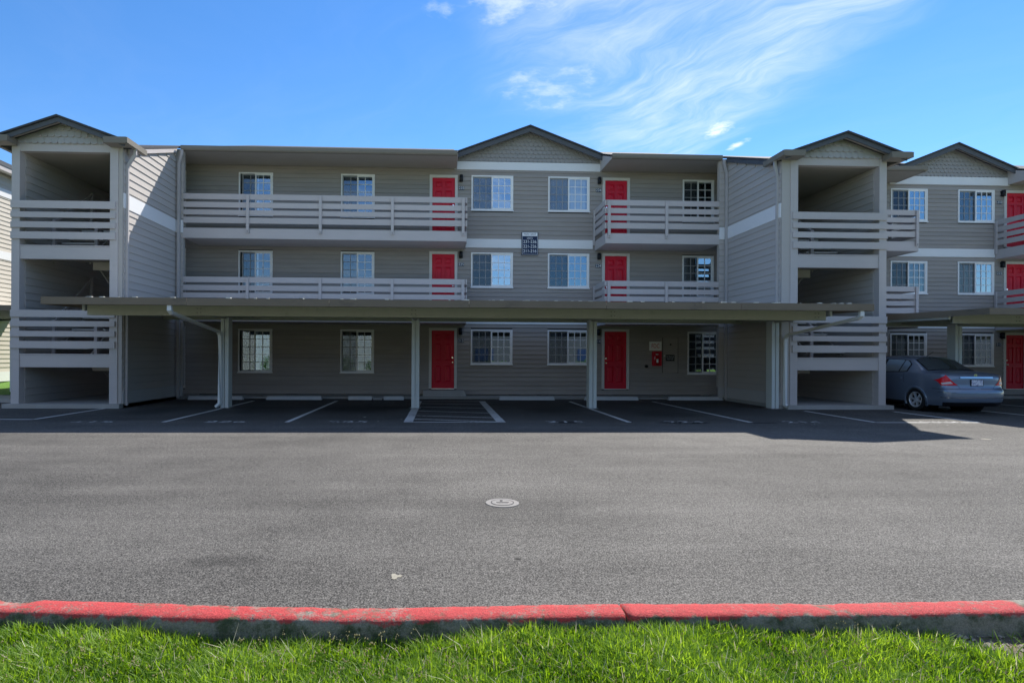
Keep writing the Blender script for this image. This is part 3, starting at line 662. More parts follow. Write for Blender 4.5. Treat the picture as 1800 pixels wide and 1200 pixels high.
    MB().prism([(Yt + 0.2, rz(Yt + 0.2) - 0.13), (18.62, rz(18.62) - 0.13), (18.62, rz(18.62) - 0.004), (Yt + 0.2, rz(Yt + 0.2) - 0.004)], 'x', e0, e1).build('rake_board', 'rake' if s < 0 else 'trim', t)
    B(c - 1.5, c + 1.5, Yt + 0.21, 20.06, 6.88, 6.92).build('ceiling', 'soffit', t)
    gable_front(t, c, 1.60, Yt + 0.005, 0.32, 7.10, 0.355, 0.172, 0.175, 'shingle_light', 17.7, 7.06, 'rake', 16.2, 0.125)
    for sg in (-1, 1):
        x = c + sg * 1.74; a, b = sorted((c + sg * 1.22, x + sg * 0.06))
        MB().box(a, b, Yt - 0.40, Yt - 0.03, 6.99, 7.15).build('cornice_return', 'gutter', t)
        a, b = sorted((x - sg * 0.02, x + sg * 0.10))
        B(a, b, Yt - 0.398, Yt + 0.62, 7.0, 7.145).build('gutter', 'gutter', t)
    # floors where the walkways cross, and the stairs
    for f in FLOOR[1:]: B(c - 1.17, c + 1.17, 18.8, 20.06, f - 0.3, f).build('floor', 'soffit', t)
    def flight(x0, x1, ya, za, yb, zb, n):
        for i in range(n):
            y = ya + (yb - ya) * (i + 0.5) / n; z = za + (zb - za) * (i + 1) / (n + 1)
            B(x0 + 0.04, x1 - 0.04, y - 0.14, y + 0.14, z - 0.05, z).build('tread', 'tread', t)
        for x in (x0, x1 - 0.045):
            MB().prism([(ya, za - 0.05), (yb, zb - 0.05), (yb, zb - 0.3), (ya, za - 0.3 if za > 0.5 else za - 0.02)], 'x', x, x + 0.04).build('stringer', 'stringer', t)
        xr = x0 if s < 0 else x0
        MB().sweep([(xr + 0.02, ya, za + 0.9), (xr + 0.02, yb, zb + 0.9)], 0.05, 0.08).build('handrail', 'trim', t)
        for k in (0.02, 0.98):
            y = ya + (yb - ya) * k; z = za + (zb - za) * k; B(xr - 0.03, xr + 0.06, y - 0.045, y + 0.045, z - 0.1, z + 0.95).build('newel_post', 'trim', t)
    i0, i1 = sorted((c + s * 0.06, c + s * 1.14)); o0, o1 = sorted((c - s * 0.06, c - s * 1.14))
    flight(i0, i1, 18.75, 0.115, Yt + 1.26, 1.45, 6); flight(i0, i1, 18.75, 2.99, Yt + 1.26, 4.36, 6)
    flight(o0, o1, Yt + 1.26, 1.45, 18.75, 2.99, 7); flight(o0, o1, Yt + 1.26, 4.36, 18.75, 5.68, 6)
    # downspouts
    xd = c + s * (sw + 0.055)
    MB().sweep([(c + s * 1.78, Yt + 0.12, 7.0), (c + s * 1.78, Yt + 0.12, 6.86), (xd, Yt + 0.16, 6.55), (xd, Yt + 0.16, 0.06)], 0.07, 0.055).build('downspout', 'downspout_tan', t)
    xd = c + s * (sw + 0.14) if s > 0 else c + s * (sw + 0.07)
    yq = 18.64
    MB().sweep([(xd + s * 0.10, yq, 8.04), (xd + s * 0.10, yq, 7.9), (xd, yq + 0.02, 7.6), (xd, yq + 0.02, 0.06)], 0.075, 0.06).build('downspout', 'downspout_tan', t)
    return t
mat('band_grey', (0.46, 0.45, 0.44), 0.65, var=0.08, scale=2.0)
TL = stair_tower(-10.095, 1, 1.50, -8.36, 'open stair tower with small gable at the left end of the building')
TRW = stair_tower(11.21, -1, 1.63, 9.31, 'open stair tower with small gable right of the long carport')

# ------------------------------------------------------------------ neighbour at the far left
nb = thing('apartment_building', (-16.5, 27, 0.35), 'sunlit beige lap-sided building glimpsed at the far left edge', 'building')
nw = B(-22, -16.5, 20.6, 34, 0.3, 8.35).build('wall', 'siding_beige', nb)
siding(nw, '+x', -16.498, 20.6, 34, 0.78, 8.2, 0.167, 'siding_beige')
for a, b in ((7.35, 7.65), (5.0, 5.3)): B(-16.49, -16.455, 20.6, 34, a, b).build('white_band', 'band', nb)
B(-16.49, -16.45, 20.58, 34, 0.42, 0.78).build('skirt_board', 'band', nb)
B(-22.3, -16.1, 20.2, 34.4, 8.36, 8.52).build('roof', 'rake', nb); B(-16.35, -16.12, 20.2, 34.4, 8.2, 8.36).build('fascia', 'trim', nb)

# ------------------------------------------------------------------ pavements
walk = structure(B(-8.3, 9.3, 19.25, 20.09, -0.05, 0.055).build('walkway', 'concrete'))
walk2 = structure(B(12.7, 27, 19.95, 20.79, -0.05, 0.055).build('walkway', 'concrete'))
structure(B(-40, -11.65, 17.4, 19.2, -0.05, 0.10).build('sidewalk', 'concrete'))
mat('lawn', (0.10, 0.21, 0.03), 0.9, var=0.3, scale=30.0, bump=0.7, bscale=80)
lawn = structure(MB().add([(-40, 19.2, 0.11), (-11.6, 19.2, 0.11), (-11.6, 22.4, 0.40), (-40, 22.4, 0.40), (-11.6, 40, 0.45), (-40, 40, 0.45)], [(0, 1, 2, 3), (3, 2, 4, 5)]).build('lawn', 'lawn'))
st = thing('concrete_step', (0.1, 19.9, 0), 'low concrete step with sloped sides below door 215', 'step')
MB().add([(-0.62, 19.55, 0), (0.92, 19.55, 0), (0.92, 20.05, 0), (-0.62, 20.05, 0), (-0.60, 19.70, 0.26), (0.80, 19.70, 0.26), (0.80, 20.05, 0.26), (-0.60, 20.05, 0.26)],
         [(0, 3, 2, 1), (4, 5, 6, 7), (0, 1, 5, 4), (1, 2, 6, 5), (2, 3, 7, 6), (3, 0, 4, 7)]).build('step_block', 'concrete', st)

# ------------------------------------------------------------------ carports
def post_mesh(x, y, z1, parent, big=False):
    """steel post of two channels set back to back with a groove between"""
    w = 0.105; d = 0.14; mb = MB()
    for sg in (-1, 1):
        a, b = sorted((x + sg * 0.012, x + sg * (w)))
        mb.box(a, b, y - d, y + d, 0.0, z1)
    mb.box(x - 0.012, x + 0.012, y - d + 0.04, y + d - 0.04, 0.0, z1)
    p = mb.build('post', 'carport_post', parent)
    B(x - 0.15, x + 0.15, y - 0.19, y + 0.19, 0.0, 0.014).build('base_plate', 'iron', p)
    return p
def carport(xl, xr, yf, posts, label, drains=(), lights=(), dz=0.0, rear=5.6):
    t = thing('carport', ((xl + xr) / 2, yf + 3, 0), label, 'carport', None)
    sl = 0.022; zt = lambda y: 2.66 + dz + sl * (y - yf)          # underside of the deck, falling to the front gutter
    yb0 = yf + 1.25; yp = yf + 3.1; yb1 = yf + 5.0; yr = yf + rear
    # deck of long metal pans
    x = xl + 0.02; n = int((xr - xl) / 0.61); w = (xr - xl - 0.04) / n
    for i in range(n):
        a, b = x + i * w + 0.004, x + (i + 1) * w - 0.004
        mb = MB().add([(a, yf + 0.05, zt(yf + 0.05) - 0.05), (b, yf + 0.05, zt(yf + 0.05) - 0.05), (b, yr - 0.05, zt(yr) - 0.05), (a, yr - 0.05, zt(yr) - 0.05),
                       (a, yf + 0.05, zt(yf + 0.05) + 0.0), (b, yf + 0.05, zt(yf + 0.05) + 0.0), (b, yr - 0.05, zt(yr)), (a, yr - 0.05, zt(yr))],
                      [(0, 3, 2, 1), (4, 5, 6, 7), (0, 1, 5, 4), (1, 2, 6, 5), (2, 3, 7, 6), (3, 0, 4, 7)])
        mb.build('roof_pan', 'deck_metal', t)
    # fascia gutter in lengths
    k = max(1, round((xr - xl) / 3.1)); L_ = (xr - xl) / k
    for i in range(k):
        a, b = xl + i * L_ + 0.003, xl + (i + 1) * L_ - 0.003; j = random.uniform(-0.004, 0.004)
        MB().prism([(yf, 2.685 + dz + j), (yf, 2.525 + dz + j), (yf + 0.11, 2.525 + dz + j), (yf + 0.13, 2.60 + dz), (yf + 0.012, 2.60 + dz), (yf + 0.012, 2.685 + dz + j)], 'x', a, b).build('fascia', 'carport_fascia', t)
    for x0 in (xl - 0.012, xr):
        MB().prism([(yf + 0.001, 2.526 + dz), (yr, zt(yr) - 0.13), (yr, zt(yr) + 0.03), (yf + 0.001, 2.684 + dz)], 'x', x0, x0 + 0.012).build('end_fascia', 'carport_fascia', t)
    B(xl, xr, yr, yr + 0.012, zt(yr) - 0.12, zt(yr) + 0.03).build('rear_fascia', 'carport_fascia', t)
    # beams in spliced lengths
    cuts = [xl + 0.22] + [p + 0.03 for p in posts if xl + 1.5 < p < xr - 0.8] + [xr - 0.26]
    for yb, name in ((yb0, 'front_beam'), (yb1, 'rear_beam')):
        z1 = zt(yb) - 0.052; z0 = z1 - 0.255 if name == 'front_beam' else z1 - 0.20
        for a, b in zip(cuts[:-1], cuts[1:]): MB().prism([(yb, z0), (yb + 0.09, z0), (yb + 0.09, z0 + 0.012), (yb + 0.012, z0 + 0.012), (yb + 0.012, z1), (yb, z1)], 'x', a + 0.002, b - 0.002).build(name, 'carport_beam', t)
    for p in posts:
        q = post_mesh(p, yp, zt(yp) - 0.26, t)
        z1 = zt(yb0) - 0.06
        MB().prism([(yb0 + 0.1, zt(yb0) - 0.06), (yb0 + 0.1, zt(yb0) - 0.24), (yp, zt(yp) - 0.31), (yb1 - 0.01, zt(yb1) - 0.20), (yb1 - 0.01, zt(yb1) - 0.06)], 'x', p - 0.05, p + 0.05).build('arm', 'carport_beam', t)
        mb = MB()
        for dx in (-0.045, 0.045):
            for dzz in (-0.10, -0.20): mb.cyl((p + 0.03 + dx, yb0, zt(yb0) - 0.03 + dzz), 'y', 0.014, -0.008, 8)
        mb.build('bolts', 'iron', q)
    for x0 in (xl + 0.10, xr - 0.16): 
        MB().prism([(yb0, zt(yb0) - 0.055), (yb0, zt(yb0) - 0.20), (yb1, zt(yb1) - 0.20), (yb1, zt(yb1) - 0.055)], 'x', x0, x0 + 0.06).build('end_beam', 'carport_post', t)
    for (x0, xpost, y2) in drains:
        z = 2.525 + dz
        MB().sweep([(x0, yf + 0.06, z + 0.02), (x0, yf + 0.06, z - 0.10), (x0, yf + 0.14, z - 0.16), (xpost, yp - 0.32, z - 0.46), (xpost, yp - 0.22, z - 0.54), (xpost, yp - 0.20, z - 0.66), (xpost, yp - 0.20, 0.12), (xpost + y2 * 0.10, yp - 0.24, 0.035)], 0.085, 0.07, (0.0, 0.3, 1)).build('downspout', 'downspout', t)
    for a, b in lights:
        z = zt(yp - 1.1) - 0.17; y = yp - 1.1
        f = MB().prism([(y - 0.07, z - 0.055), (y + 0.07, z - 0.055), (y + 0.05, z + 0.04), (y - 0.05, z + 0.04)], 'x', a, b).build('light_fixture', 'tube_fixture', t)
        mb = MB().box(a - 0.05, a - 0.002, y - 0.05, y + 0.05, z - 0.02, z + 0.045).box(b + 0.002, b + 0.05, y - 0.05, y + 0.05, z - 0.02, z + 0.045)
        mb.tube([(b + 0.04, y, z), (b + 0.16, y + 0.2, z - 0.02), (b + 0.24, y + 0.6, z + 0.09)], 0.012, 6).tube([(a - 0.04, y, z), (a - 0.16, y + 0.2, z - 0.02), (a - 0.24, y + 0.6, z + 0.09)], 0.012, 6)
        mb.build('conduit', 'black_metal', f)
    return t
carport(-8.70, 9.95, 12.72, (-5.87, -0.70, 4.23, 9.42), 'long flat-roofed carport on four posts spanning the centre of the lot', ((-5.98, -5.97, -1), (9.70, 9.66, 1)), ((-3.24, -2.22), (0.91, 2.03), (5.34, 6.36)))
carport(13.45, 27.5, 13.45, (15.45, 20.6, 25.6), 'flat-roofed carport over the parked car at the right edge', (), ((18.2, 19.3),), rear=5.8)
carport(-32.0, -12.3, 16.9, (-14.5, -20, -26, -30), 'dark end of a carport behind the left stair tower', (), (), dz=0.17, rear=5.6)
# pale flecks along the gutter lip
mb = MB()
for _ in range(46):
    x = random.uniform(-8.3, 9.8); r_ = random.uniform(0.008, 0.022); y = 12.735; z = 2.688
    mb.box(x - r_ * 2.5, x + r_ * 2.5, y - 0.006, y + 0.05, z - 0.004, z + r_ * 0.8)
mat('flecks', (0.7, 0.68, 0.62), 0.9, var=0.2, scale=40)
g = structure(mb.build('lip_flecks', 'flecks'), 'stuff'); tag(g, 'pale grit lying along the top edge of the long carport roof', 'flecks')

# ------------------------------------------------------------------ wheel stops
def wheel_stop(x0, x1, y, label, broken=False):
    prof = [(y - 0.085, 0.0), (y - 0.06, 0.115), (y + 0.06, 0.115), (y + 0.085, 0.0)]
    if not broken:
        mb = MB(); mb.prism(prof, 'x', x0, x1); 
        for v in range(len(mb.v)):
            p = mb.v[v]; 
            if p[2] > 0.05: mb.v[v] = (p[0] + (0.03 if p[0] < (x0 + x1) / 2 else -0.03), p[1], p[2])
        o = mb.build('wheel_stop', 'stop')
    else:
        t = thing('wheel_stop', ((x0 + x1) / 2, y, 0), label, 'wheel stop', 'concrete wheel stops'); 
        a, b = x0 + (x1 - x0) * 0.45, x0 + (x1 - x0) * 0.64
        p1 = MB().prism(prof, 'x', x0, a - 0.05).build('broken_piece', 'stop', t); p2 = MB().prism(prof, 'x', b, x1).build('broken_piece', 'stop', t)
        p3 = MB().prism([(y - 0.08, 0), (y - 0.02, 0.06), (y + 0.05, 0.03), (y + 0.08, 0)], 'x', a, b - 0.06).build('rubble', 'concrete', t); return t
    return tag(o, label, 'wheel stop', 'concrete wheel stops')
wheel_stop(-8.16, -6.42, 18.75, 'pale concrete wheel stop beside the left stair tower')
wheel_stop(-5.67, -3.88, 18.78, 'pale concrete wheel stop in front of the two left ground-floor windows')
wheel_stop(-3.02, -1.22, 18.80, 'broken concrete wheel stop with its middle crumbled away', True)
wheel_stop(1.94, 3.79, 18.85, 'pale concrete wheel stop right of the striped bay')
wheel_stop(4.81, 6.62, 18.88, 'pale concrete wheel stop behind the third carport post')
wheel_stop(7.66, 9.5, 18.9, 'pale concrete wheel stop under the fire cabinet, nearest the right tower')
wheel_stop(15.3, 17.1, 18.9, 'pale concrete wheel stop behind the parked car by door 212')
# ------------------------------------------------------------------ signs and wall fittings
nums = {'L': ('215', '225', '235'), 'R': ('214', '224', '234'), 'Q': ('212', '222', '232')}
ordn = ('ground floor', 'second floor', 'third floor')
for i, f in enumerate(FLOOR):
    zl, zp = f + 2.02, f + 1.69
    wall_light(0.685, YW, zl, f'black wall light at the left edge of the centre bay, {ordn[i]}'); number_plate(nums['L'][i], 0.70, YW, zp, f'{ordn[i]}, left edge of the centre bay')
    wall_light(5.60, YW, zl, f'black wall light at the right edge of the centre bay, {ordn[i]}'); number_plate(nums['R'][i], 5.585, YW, zp, f'{ordn[i]}, right edge of the centre bay')
    wall_light(21.22, YW2, zl, f'black wall light at the far right of the picture, {ordn[i]}'); number_plate(nums['Q'][i], 21.13, YW2, zp, f'{ordn[i]}, far right of the picture')
sg = thing('unit_sign', (3.125, YW - 0.06, 5.43), 'navy sign board headed PARC EAST listing unit numbers on the centre bay', 'sign')
B(2.83, 3.42, YW - 0.075, YW - 0.048, 5.03, 5.84).build('board', 'navy', sg)
B(2.855, 3.395, YW - 0.082, YW - 0.0755, 5.70, 5.825).build('header_strip', 'sign_white', sg)
for a in ((2.85, 2.858, 5.05, 5.70), (3.392, 3.40, 5.05, 5.70), (2.858, 3.392, 5.05, 5.058)): B(a[0], a[1], YW - 0.079, YW - 0.0755, a[2], a[3]).build('border', 'sign_white', sg)
text('PARC EAST', 0.085, 'navy', sg, (3.125, YW - 0.085, 5.762), FRONT, 'lettering', 1.05)
text('UNITS', 0.075, 'sign_white', sg, (3.125, YW - 0.079, 5.635), FRONT); B(3.02, 3.23, YW - 0.079, YW - 0.0756, 5.594, 5.60).build('underline', 'sign_white', sg)
for s_, z in (('231-236', 5.50), ('221-226', 5.335), ('211-216', 5.17)): text(s_, 0.155, 'sign_white', sg, (3.125, YW - 0.079, z), FRONT, 'lettering', 0.92)
fd = thing('fdc_sign', (7.66, YW - 0.04, 1.84), 'white sign with red letters FDC above the extinguisher cabinet', 'sign')
B(7.44, 7.88, YW - 0.045, YW - 0.031, 1.68, 2.0).build('plate', 'sign_grey', fd); text('FDC', 0.215, 'sign_red', fd, (7.66, YW - 0.049, 1.84), FRONT, 'lettering', 0.72)
ex = thing('extinguisher_cabinet', (7.69, YW - 0.1, 1.14), 'red fire extinguisher cabinet on the wall below the FDC sign', 'extinguisher')
c = MB().box(7.54, 7.84, YW - 0.17, YW - 0.031, 1.14, 1.16).box(7.54, 7.84, YW - 0.17, YW - 0.031, 1.63, 1.65).box(7.54, 7.56, YW - 0.17, YW - 0.031, 1.16, 1.63).box(7.82, 7.84, YW - 0.17, YW - 0.031, 1.16, 1.63).box(7.56, 7.82, YW - 0.045, YW - 0.032, 1.16, 1.63)
c.build('cabinet', 'door_red', ex)
B(7.56, 7.625, YW - 0.168, YW - 0.162, 1.16, 1.63).build('door_stile', 'door_red', ex); B(7.765, 7.82, YW - 0.168, YW - 0.162, 1.16, 1.63).build('door_stile', 'door_red', ex)
text('FIRE', 0.07, 'sign_white', ex, (7.592, YW - 0.172, 1.42), (R(90), R(-90), 0), 'lettering', 1.0)
MB().cyl((7.69, YW - 0.105, 1.17), 'z', 0.055, 0.30, 14).cyl((7.69, YW - 0.105, 1.47), 'z', 0.055, 0.05, 14, 0.02).build('extinguisher', 'sign_red', ex, True)
MB().box(7.655, 7.725, YW - 0.163, YW - 0.158, 1.25, 1.38).box(7.66, 7.735, YW - 0.13, YW - 0.08, 1.53, 1.56).build('extinguisher_label', 'sign_white', ex)
rp = thing('riser_room_door', (8.19, YW - 0.03, 0.9), 'siding-coloured access door with a small dark notice right of the extinguisher', 'access door')
B(7.93, 8.47, YW - 0.05, YW - 0.031, 0.91, 2.13).build('leaf', 'siding', rp); B(7.915, 7.928, YW - 0.046, YW - 0.031, 0.88, 2.15).build('edge_trim', 'wall_back', rp); B(8.472, 8.485, YW - 0.046, YW - 0.031, 0.88, 2.15).build('edge_trim', 'wall_back', rp)
MB().cyl((7.98, YW - 0.05, 1.50), 'y', 0.028, -0.03, 12).build('latch', 'steel', rp); MB().cyl((8.2, YW - 0.05, 1.9), 'y', 0.03, -0.03, 10).build('hook', 'black_metal', rp)
B(8.03, 8.35, YW - 0.058, YW - 0.051, 1.31, 1.53).build('notice', 'black_metal', rp)
text('FIRE SPRINKLER', 0.05, 'sign_white', rp, (8.19, YW - 0.061, 1.46), FRONT, 'lettering', 0.8); text('RISER ROOM', 0.05, 'sign_white', rp, (8.19, YW - 0.061, 1.385), FRONT, 'lettering', 0.85)
fc = thing('fire_hose_inlet', (7.33, YW - 0.05, 1.12), 'small round black hose inlet low on the wall left of the extinguisher', 'hose inlet')
MB().cyl((7.33, YW - 0.03, 1.12), 'y', 0.055, -0.06, 14).cyl((7.33, YW - 0.09, 1.12), 'y', 0.042, -0.03, 14).build('cap', 'black_metal', fc, True)
ob = thing('outlet_box', (9.56, 15.9, 0.6), 'small pale outlet box with a looped cable on the right tower wall', 'outlet box')
B(9.50, 9.548, 15.83, 15.95, 0.72, 0.87).build('box', 'vinyl', ob); MB().tube([(9.52, 16.0, 1.18), (9.505, 15.93, 1.16), (9.50, 15.88, 1.05), (9.51, 15.88, 0.86)], 0.012, 6).build('cable', 'vinyl', ob)

# ------------------------------------------------------------------ manhole cover
mh = thing('cleanout_cover', (0.605, 5.52, 0), 'round pale metal utility cover set in the sunlit asphalt', 'manhole cover')
MB().cyl((0.605, 5.52, -0.03), 'z', 0.162, 0.036, 40).build('ring', 'iron', mh)
MB().cyl((0.605, 5.52, 0.0), 'z', 0.108, 0.009, 36).build('lid', 'iron', mh)
g_ = MB()
for i in range(36):
    a, b = 2 * math.pi * i / 36, 2 * math.pi * (i + 1) / 36
    g_.add([(0.605 + r_ * math.cos(q), 5.52 + r_ * math.sin(q), 0.0098) for r_, q in ((0.104, a), (0.112, a), (0.112, b), (0.104, b))], [(0, 1, 2, 3)])
g_.build('gap', 'dark', mh)
B(0.545, 0.668, 5.512, 5.53, 0.006, 0.0105).build('slot', 'dark', mh)
text('SEWER', 0.034, 'wall_back', mh, (0.605, 5.475, 0.0105), (0, 0, 0)); MB().cyl((0.60, 5.575, 0.009), 'z', 0.014, 0.006, 10).build('lifting_stud', 'wall_back', mh)

# ------------------------------------------------------------------ red kerb
def kerb_mat():
    m = bpy.data.materials.new('kerb'); m.use_nodes = True; t = m.node_tree; L = t.links.new; p = t.nodes['Principled BSDF']; p.inputs['Roughness'].default_value = 0.8
    geo = N(t, 'ShaderNodeNewGeometry'); pos = geo.outputs['Position']; sep = N(t, 'ShaderNodeSeparateXYZ'); L(pos, sep.inputs[0])
    def noise(sc, det=6.0, ro=0.65, st=None):
        n = N(t, 'ShaderNodeTexNoise', i_Scale=sc, i_Detail=det, i_Roughness=ro)
        if st: mp = N(t, 'ShaderNodeMapping'); mp.inputs['Scale'].default_value = st; L(pos, mp.inputs['Vector']); L(mp.outputs[0], n.inputs['Vector'])
        else: L(pos, n.inputs['Vector'])
        return n.outputs[0]
    # paint covers the top and runs a little over the near edge; drips where the noise says so
    drip = noise(9.0, 4.0, 0.6, (1, 1, 0.12)); edge = math_(t, 'ADD', sep.outputs[2], math_(t, 'MULTIPLY', math_(t, 'SUBTRACT', drip, 0.5), 0.10))
    edge = math_(t, 'ADD', edge, math_(t, 'MULTIPLY', math_(t, 'SUBTRACT', noise(60.0), 0.5), 0.03))
    f = smooth(t, edge, 0.128, 0.146)
    f = math_(t, 'MULTIPLY', f, smooth(t, math_(t, 'ADD', sep.outputs[0], math_(t, 'MULTIPLY', math_(t, 'SUBTRACT', noise(20.0), 0.5), 0.10)), 3.02, 2.96))
    worn = smooth(t, math_(t, 'ADD', math_(t, 'MULTIPLY', noise(38.0, 8.0, 0.85), 0.7), math_(t, 'MULTIPLY', noise(4.5, 5.0, 0.7), 0.42)), 0.66, 0.575)
    f = math_(t, 'MULTIPLY', f, math_(t, 'ADD', math_(t, 'MULTIPLY', worn, 0.85), 0.15))
    conc = N(t, 'ShaderNodeMix', data_type='RGBA'); conc.inputs['A'].default_value = (0.27, 0.255, 0.21, 1); conc.inputs['B'].default_value = (0.06, 0.08, 0.035, 1); L(smooth(t, noise(7.0, 8.0, 0.75), 0.40, 0.62), conc.inputs['Factor'])
    grain = math_(t, 'ADD', 0.15, math_(t, 'MULTIPLY', noise(95.0, 4.0, 0.85), 1.7))
    red = N(t, 'ShaderNodeMix', data_type='RGBA'); red.inputs['A'].default_value = (0.48, 0.025, 0.028, 1); red.inputs['B'].default_value = (0.55, 0.075, 0.07, 1); L(noise(3.0), red.inputs['Factor'])
    mx = N(t, 'ShaderNodeMix', data_type='RGBA'); L(f, mx.inputs['Factor']); L(conc.outputs['Result'], mx.inputs['A']); L(red.outputs['Result'], mx.inputs['B'])
    vm = N(t, 'ShaderNodeVectorMath', operation='SCALE'); L(mx.outputs['Result'], vm.inputs[0]); L(grain, vm.inputs['Scale']); L(vm.outputs[0], p.inputs['Base Color'])
    h = math_(t, 'ADD', noise(130.0, 4.0, 0.8), noise(35.0)); bp = N(t, 'ShaderNodeBump', i_Strength=0.9, i_Distance=0.012); L(h, bp.inputs['Height']); L(bp.outputs[0], p.inputs['Normal'])
    MAT['kerb'] = m
kerb_mat()
kerb = bpy.data.objects.new('kerb', None); COL.objects.link(kerb); kerb.location = (0, 2.9, 0); PINV['kerb'] = Matrix.Translation((0, -2.9, 0)); structure(kerb)
def kerb_y(x): return 2.905 + 0.0 * x + (0.060 * max(0.0, -x - 0.2) ** 1.2 if x < -0.2 else 0.0)
def kerb_section(x0, x1):
    n = max(4, int((x1 - x0) / 0.035)); prof = [(0.0, -0.2), (0.0, 0.02), (0.0, 0.10), (-0.002, 0.138), (-0.012, 0.150), (-0.05, 0.154), (-0.10, 0.154), (-0.134, 0.150), (-0.146, 0.137), (-0.149, 0.10), (-0.152, 0.05), (-0.156, 0.0), (-0.16, -0.2)]
    vs = []; fs = []; m = len(prof)
    for i in range(n + 1):
        x = x0 + (x1 - x0) * i / n; w = 0.003 * math.sin(x * 1.7) + 0.0015 * math.sin(x * 7.7 + 1)
        chip = 0.018 * max(0.0, math.sin(x * 5.3 + 0.6) * math.sin(x * 2.1)) ** 6
        for k, (u, z) in enumerate(prof):
            j = random.uniform(-0.003, 0.003)
            vs.append((x, kerb_y(x) + u + w + j, z + random.uniform(-0.0022, 0.0022) + 0.004 * math.sin(x * 2.3) - (chip if 2 <= k <= 5 else 0)))
    for i in range(n):
        for k in range(m - 1): fs.append((i * m + k, i * m + k + 1, (i + 1) * m + k + 1, (i + 1) * m + k))
    fs += [tuple(range(m)), tuple(n * m + k for k in range(m))]
    MB().add(vs, fs).build('kerb_section', 'kerb', kerb, True)
for a, b in ((-9.0, -5.1), (-5.085, -2.55), (-2.535, 0.915), (0.93, 3.9), (3.915, 7.0), (7.01, 10.0)): kerb_section(a, b)

# ------------------------------------------------------------------ grass verge
def leaf_mat(name, c0, c1, trans):
    m = bpy.data.materials.new(name); m.use_nodes = True; t = m.node_tree; L = t.links.new; t.nodes.clear()
    out = N(t, 'ShaderNodeOutputMaterial'); at = N(t, 'ShaderNodeAttribute', attribute_name='tone'); mx = N(t, 'ShaderNodeMix', data_type='RGBA')
    L(at.outputs['Fac'], mx.inputs['Factor']); mx.inputs['A'].default_value = (*c0, 1); mx.inputs['B'].default_value = (*c1, 1)
    d = N(t, 'ShaderNodeBsdfPrincipled', i_Roughness=0.45); d.inputs['Specular IOR Level'].default_value = 0.35; L(mx.outputs['Result'], d.inputs['Base Color'])
    tr = N(t, 'ShaderNodeBsdfTranslucent'); hs = N(t, 'ShaderNodeHueSaturation', i_Value=1.5, i_Saturation=1.1); hs.inputs['Hue'].default_value = 0.485; L(mx.outputs['Result'], hs.inputs['Color']); L(hs.outputs[0], tr.inputs[0])
    ms = N(t, 'ShaderNodeMixShader'); ms.inputs[0].default_value = trans; L(d.outputs[0], ms.inputs[1]); L(tr.outputs[0], ms.inputs[2]); L(ms.outputs[0], out.inputs[0]); MAT[name] = m
leaf_mat('grass_blade', (0.085, 0.19, 0.014), (0.27, 0.41, 0.06), 0.55)
leaf_mat('straw', (0.40, 0.37, 0.22), (0.62, 0.60, 0.44), 0.4)
def bare(x, y):      # bare gravelly corner by the kerb at the right
    return x > 2.45 + (y - 2.55) * -0.9 + 0.0 and x > 2.35
def vnoise(x, y):
    return np.sin(x * 3.1 + 1.3 * np.sin(y * 2.7)) * 0.5 + np.sin(y * 4.3 + x * 1.7) * 0.3 + np.sin(x * 9.7 - y * 6.1) * 0.2
def verge_z(x): return 0.045 * np.exp(-((x - 1.0) / 0.75) ** 2) + 0.012 * np.sin(x * 2.3) + 0.018 * np.exp(-((x + 1.9) / 0.5) ** 2)
def blades(n, x0, x1, y0, y1, zbase, hmin, hmax, name, m, lean=0.5, wid=0.0042, keep=None):
    x = rng.uniform(x0, x1, n); y = rng.uniform(y0, y1, n)
    if keep is not None: k = keep(x, y); x, y = x[k], y[k]; n = len(x)
    cl = vnoise(x * 2.2, y * 2.2) + 0.5 * vnoise(x * 7.1 + 3, y * 6.3); h = rng.uniform(hmin, hmax, n) * (1 + 0.30 * cl); a = rng.uniform(0, 2 * np.pi, n)
    ln = rng.uniform(0.05, lean, n) * h * 1.2; fx, fy = np.cos(a), np.sin(a); ra = a + rng.uniform(1.0, 2.1, n); wx, wy = np.cos(ra), np.sin(ra)
    w = wid * rng.uniform(0.6, 1.35, n); z0 = zbase + verge_z(x)
    V = np.zeros((n, 5, 3))
    for j, (k, hh, ww) in enumerate(((0.0, 0.0, 1.0), (0.0, 0.0, -1.0), (0.35, 0.58, 0.8), (0.35, 0.58, -0.8), (1.0, 1.0, 0.0))):
        V[:, j, 0] = x + fx * ln * k + wx * w * ww; V[:, j, 1] = y + fy * ln * k + wy * w * ww; V[:, j, 2] = z0 + h * hh * (1 - 0.15 * k * (ln / h))
    base = (np.arange(n) * 5)[:, None]
    quads = base + np.array([[0, 1, 3, 2]]); tris = base + np.array([[2, 3, 4]])
    me = bpy.data.meshes.new(name); me.vertices.add(n * 5); me.vertices.foreach_set('co', V.reshape(-1))
    loops = np.concatenate([quads.reshape(-1), tris.reshape(-1)]); starts = np.concatenate([np.arange(n) * 4, n * 4 + np.arange(n) * 3])
    me.loops.add(len(loops)); me.loops.foreach_set('vertex_index', loops.astype(np.int32)); me.polygons.add(2 * n); me.polygons.foreach_set('loop_start', starts.astype(np.int32))
    me.update(calc_edges=True); me.validate()
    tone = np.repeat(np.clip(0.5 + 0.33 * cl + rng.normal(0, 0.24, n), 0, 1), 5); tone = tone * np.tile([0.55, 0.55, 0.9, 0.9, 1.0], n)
    at = me.attributes.new('tone', 'FLOAT', 'POINT'); at.data.foreach_set('value', tone.astype(np.float32)); me.materials.append(MAT[m])
    o = bpy.data.objects.new(name, me); COL.objects.link(o); return o
